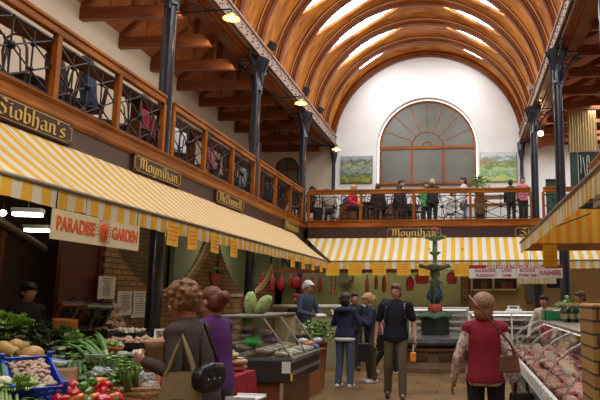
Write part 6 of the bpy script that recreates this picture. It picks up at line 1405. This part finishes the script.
root=thing('rail_bar_shelf','dark timber bar shelf fixed inside the left gallery rail','shelf',(XL-.32,2.4,GZ)); MB().bb(.02,.24,0,14.9,.70,.76).build('shelf_board',W_DARK,root); 
for k in range(8): MB().bb(.04,.20,.5+1.9*k,.54+1.9*k,.0,.70).build('bracket',W_DARK,root)
# buffet at the back right of the gallery
root=thing('buffet_counter','white fronted buffet counter with food in the right part of the back gallery','counter',(1.15,20.7,GZ)); MB().bb(-1.1,.75,0,.7,0,.85).build('cabinet',WHITE,root); MB().bb(-1.15,.8,-.05,.75,.85,.9).build('top',W_ORX,root); MB().bb(-.65,.7,.3,.7,1.15,1.22).build('upper_shelf',W_DARK,root)
for x in(-.6,.65): MB().bb(x-.02,x+.02,.6,.65,.9,1.2).build('post',W_DARK,root)
for i,(x,c) in enumerate([(-.3,(.8,.45,.03)),(-.05,(.8,.5,.05)),(.2,(.75,.3,.03)),(.45,(.3,.4,.08))]):
    b_=thing('food_bowl',['amber','yellow','orange','green'][i]+' food heaped in a dish on the buffet counter','dish',(1.15+x,20.85,GZ+.9)); MB().lathe([(.06,0),(.12,.05),(.115,.055)],n=16).build('bowl',WHITE,b_,smooth=True); MB().ell((0,0,.05),(.10,.10,.05),10,6,disp=lambda d:.2*noise.noise(d*5)).build('food',mat('buffet food %d'%i,c,.6),b_,smooth=True)
root=thing('bar_counter','dark timber sideboard with bottles left of the arched window','sideboard',(-3.6,21.35,GZ)); MB().bb(-.6,.75,0,.45,0,1.0).build('cabinet',W_DARK,root); MB().bb(-.62,.77,-.03,.45,1.0,1.05).build('top',CH,root)
for i,(x,c) in enumerate([(-.5,(.05,.1,.3)),(-.3,(.35,.05,.05)),(-.12,(.1,.1,.12)),(.1,(.5,.45,.4)),(.62,(.01,.01,.01))]):
    b_=thing('storage_tin',['blue','red','dark','pale','tall black'][i]+' container on the sideboard left of the arched window','container',(-3.6+x,21.5,GZ+1.05)); hh=.2 if i<4 else .36; MB().cyl((0,0,0),(0,0,hh),.08,n=12).build('tin',mat('tin %d'%i,c,.5),b_); MB().cyl((0,0,hh),(0,0,hh+.03),.06,n=12).build('lid',IRON,b_)
root=thing('potted_plant','bushy potted plant behind the rail right of the man in white','plant',(.56,19.55,GZ)); MB().cyl((0,0,0),(0,0,.9),.16,.18,14).build('stand',W_DARK,root); MB().lathe([(.12,.9),(.17,1.12),(.18,1.13),(.15,1.1)],n=16).build('pot',mat('terracotta pot',(.35,.13,.06),.7),root,smooth=True); m=MB()
for i in range(150):
    a=DR.uniform(0,6.3); e=DR.uniform(-.3,1.5); q=DR.uniform(.15,.42); m.ell((q*cos(a)*cos(e),q*sin(a)*cos(e),1.25+q*sin(e)),(.06,.025,.012),6,4,M=Matrix.Rotation(a,3,'Z')@Matrix.Rotation(DR.uniform(-.8,.8),3,'Y'))
tag(m.build('leaves',LM,root,smooth=True),kind='stuff')
root=thing('potted_plant','small trailing plant low behind the rail under the hill painting','plant',(.55,18.4,GZ)); MB().lathe([(.1,0),(.14,.25),(.13,.25)],n=14).build('pot',BLACK,root); m=MB()
for i in range(60): a=DR.uniform(0,6.3); q=DR.uniform(.05,.22); m.ell((q*cos(a),q*sin(a),.32+DR.uniform(0,.25)),(.05,.02,.012),6,4,M=Matrix.Rotation(a,3,'Z'))
tag(m.build('leaves',LM,root,smooth=True),kind='stuff')

root=thing('banquette','dark timber banquette seat along the end wall, left half of the back gallery','bench',(-2.95,20.75,GZ)); MB().bb(-1.3,1.4,0,.45,.38,.46).build('seat',CH,root); MB().bb(-1.3,1.4,.5,.56,.3,1.02).build('backrest',wood('bench back wood',(.12,.04,.012),(.22,.08,.025),'X'),root)
for x in(-1.2,0.3,1.3): MB().bb(x-.04,x+.04,0,.5,0,.38).build('leg',CH,root)
for i,(x,y,rz) in enumerate([(-4.35,18.3,170),(-4.9,18.25,180),(-1.5,18.35,170)]): chair(x,y,rz,'dark bentwood chair backed against the gallery rail, %s'%['second from the corner','nearest the corner','right of the black clad sitters'][i],grp='chairs along the back rail')

for i,(x,y,rz,_) in enumerate(spots): chair(x,y,rz,'dark bentwood chair under the gallery sitter, %s along the left rail'%od[i],grp='occupied gallery chairs')
for x,y,rz,l in((-3.42,18.75,70,'the person in the red coat'),(-4.25,19.5,-20,'the person in navy by the red coat'),(-4.75,19.0,60,'the bare armed woman at the corner'),(-2.55,18.7,175,'the black clad person seen from behind'),(-1.9,18.9,150,'the far person in black'),(-.35,20.0,40,'the woman in the pale dress')): chair(x,y,rz,'dark bentwood chair under '+l,grp='occupied gallery chairs')
# ================================================================ light
w=bpy.data.worlds.new('sky'); S.world=w; w.use_nodes=True; nt=w.node_tree; bg=nt.nodes['Background']
bg.inputs[0].default_value=(.92,.96,1,1); bg.inputs[1].default_value=4.0
def area(name,loc,rot,sx,sy,power,col=(1,.97,.92),spread=PI):
    l=bpy.data.lights.new(name,'AREA'); l.shape='RECTANGLE'; l.size=sx; l.size_y=sy; l.energy=power; l.color=col; l.spread=spread
    o=bpy.data.objects.new(name,l); C.objects.link(o); o.location=loc; o.rotation_euler=rot; return o
def point(name,loc,power,col=(1,.7,.35),rad=.05):
    l=bpy.data.lights.new(name,'POINT'); l.energy=power; l.color=col; l.shadow_soft_size=rad
    o=bpy.data.objects.new(name,l); C.objects.link(o); o.location=loc; return o
for k in range(1,17):
    ya=YB-RB*k+.38
    for d in(124,60):
        x,z=XCEN+(RLN-.03)*cos(R(d)),ZS+(RLN-.03)*sin(R(d))
        o=area('skylight_daylight',(x,ya,z),(0,0,0),2.0,.35,33,(.96,.98,1))
        dirv=Vector((-cos(R(d)),0,-sin(R(d)))); o.rotation_euler=dirv.to_track_quat('-Z','Y').to_euler()
        # long side across the slot
        q=dirv.to_track_quat('-Z','Y'); o.rotation_euler=(q@Matrix.Rotation(PI/2,3,'Z').to_quaternion()).to_euler() if True else o.rotation_euler
        o.visible_camera=True

# area lights for the stalls and shops, most where no fitting hangs
area('stall_area_light',(-4.6,6.4,2.95),(0,0,0),.3,1.2,8,(1,.93,.78))
area('stall_area_light',(-3.2,4.2,2.9),(0,0,0),.3,1.2,6,(1,.90,.72))  # added over the produce to brighten it; no fitting hangs here
area('stall_area_light',(-4.9,9.6,3.2),(0,0,0),.3,2.5,8,(1,.88,.66))
for x,y,p in((-5.4,15.5,22),(-5.4,12.0,4),(-.8,18.2,14),(1.6,17.75,20),(-3.2,18.3,20)): area('shop_fluorescent',(x,y,3.3),(0,0,0),1.2,.3,p,(1,.90,.68))
area('counter_light',(1.4,6.5,2.4),(0,0,0),.3,3.,10,(1,.93,.82))
for x,y,z in((-3.65,YC[0],5.93),(-3.62,YC[1],5.87),(-3.66,YC[2],5.82)): point('arm_lamp_glow',(x,y,z),12)
point('globe_glow',(2.45,18.8,6.5),15)

area('aisle_fill',(4.3,18.5,7.0),(0,0,0),1.2,5.,170,(1,.98,.95))  # added to brighten the right aisle; its roof has no opening
area('aisle_fill',(4.3,12.0,7.0),(0,0,0),1.2,5.,60,(1,.95,.88))  # added likewise for the nearer part of the aisle
area('gallery_fill',(-5.15,9.5,6.75),(0,R(62),0),.4,9.,75,(1,.93,.84))  # added on the nave side to brighten the gallery wall; no rooflight there
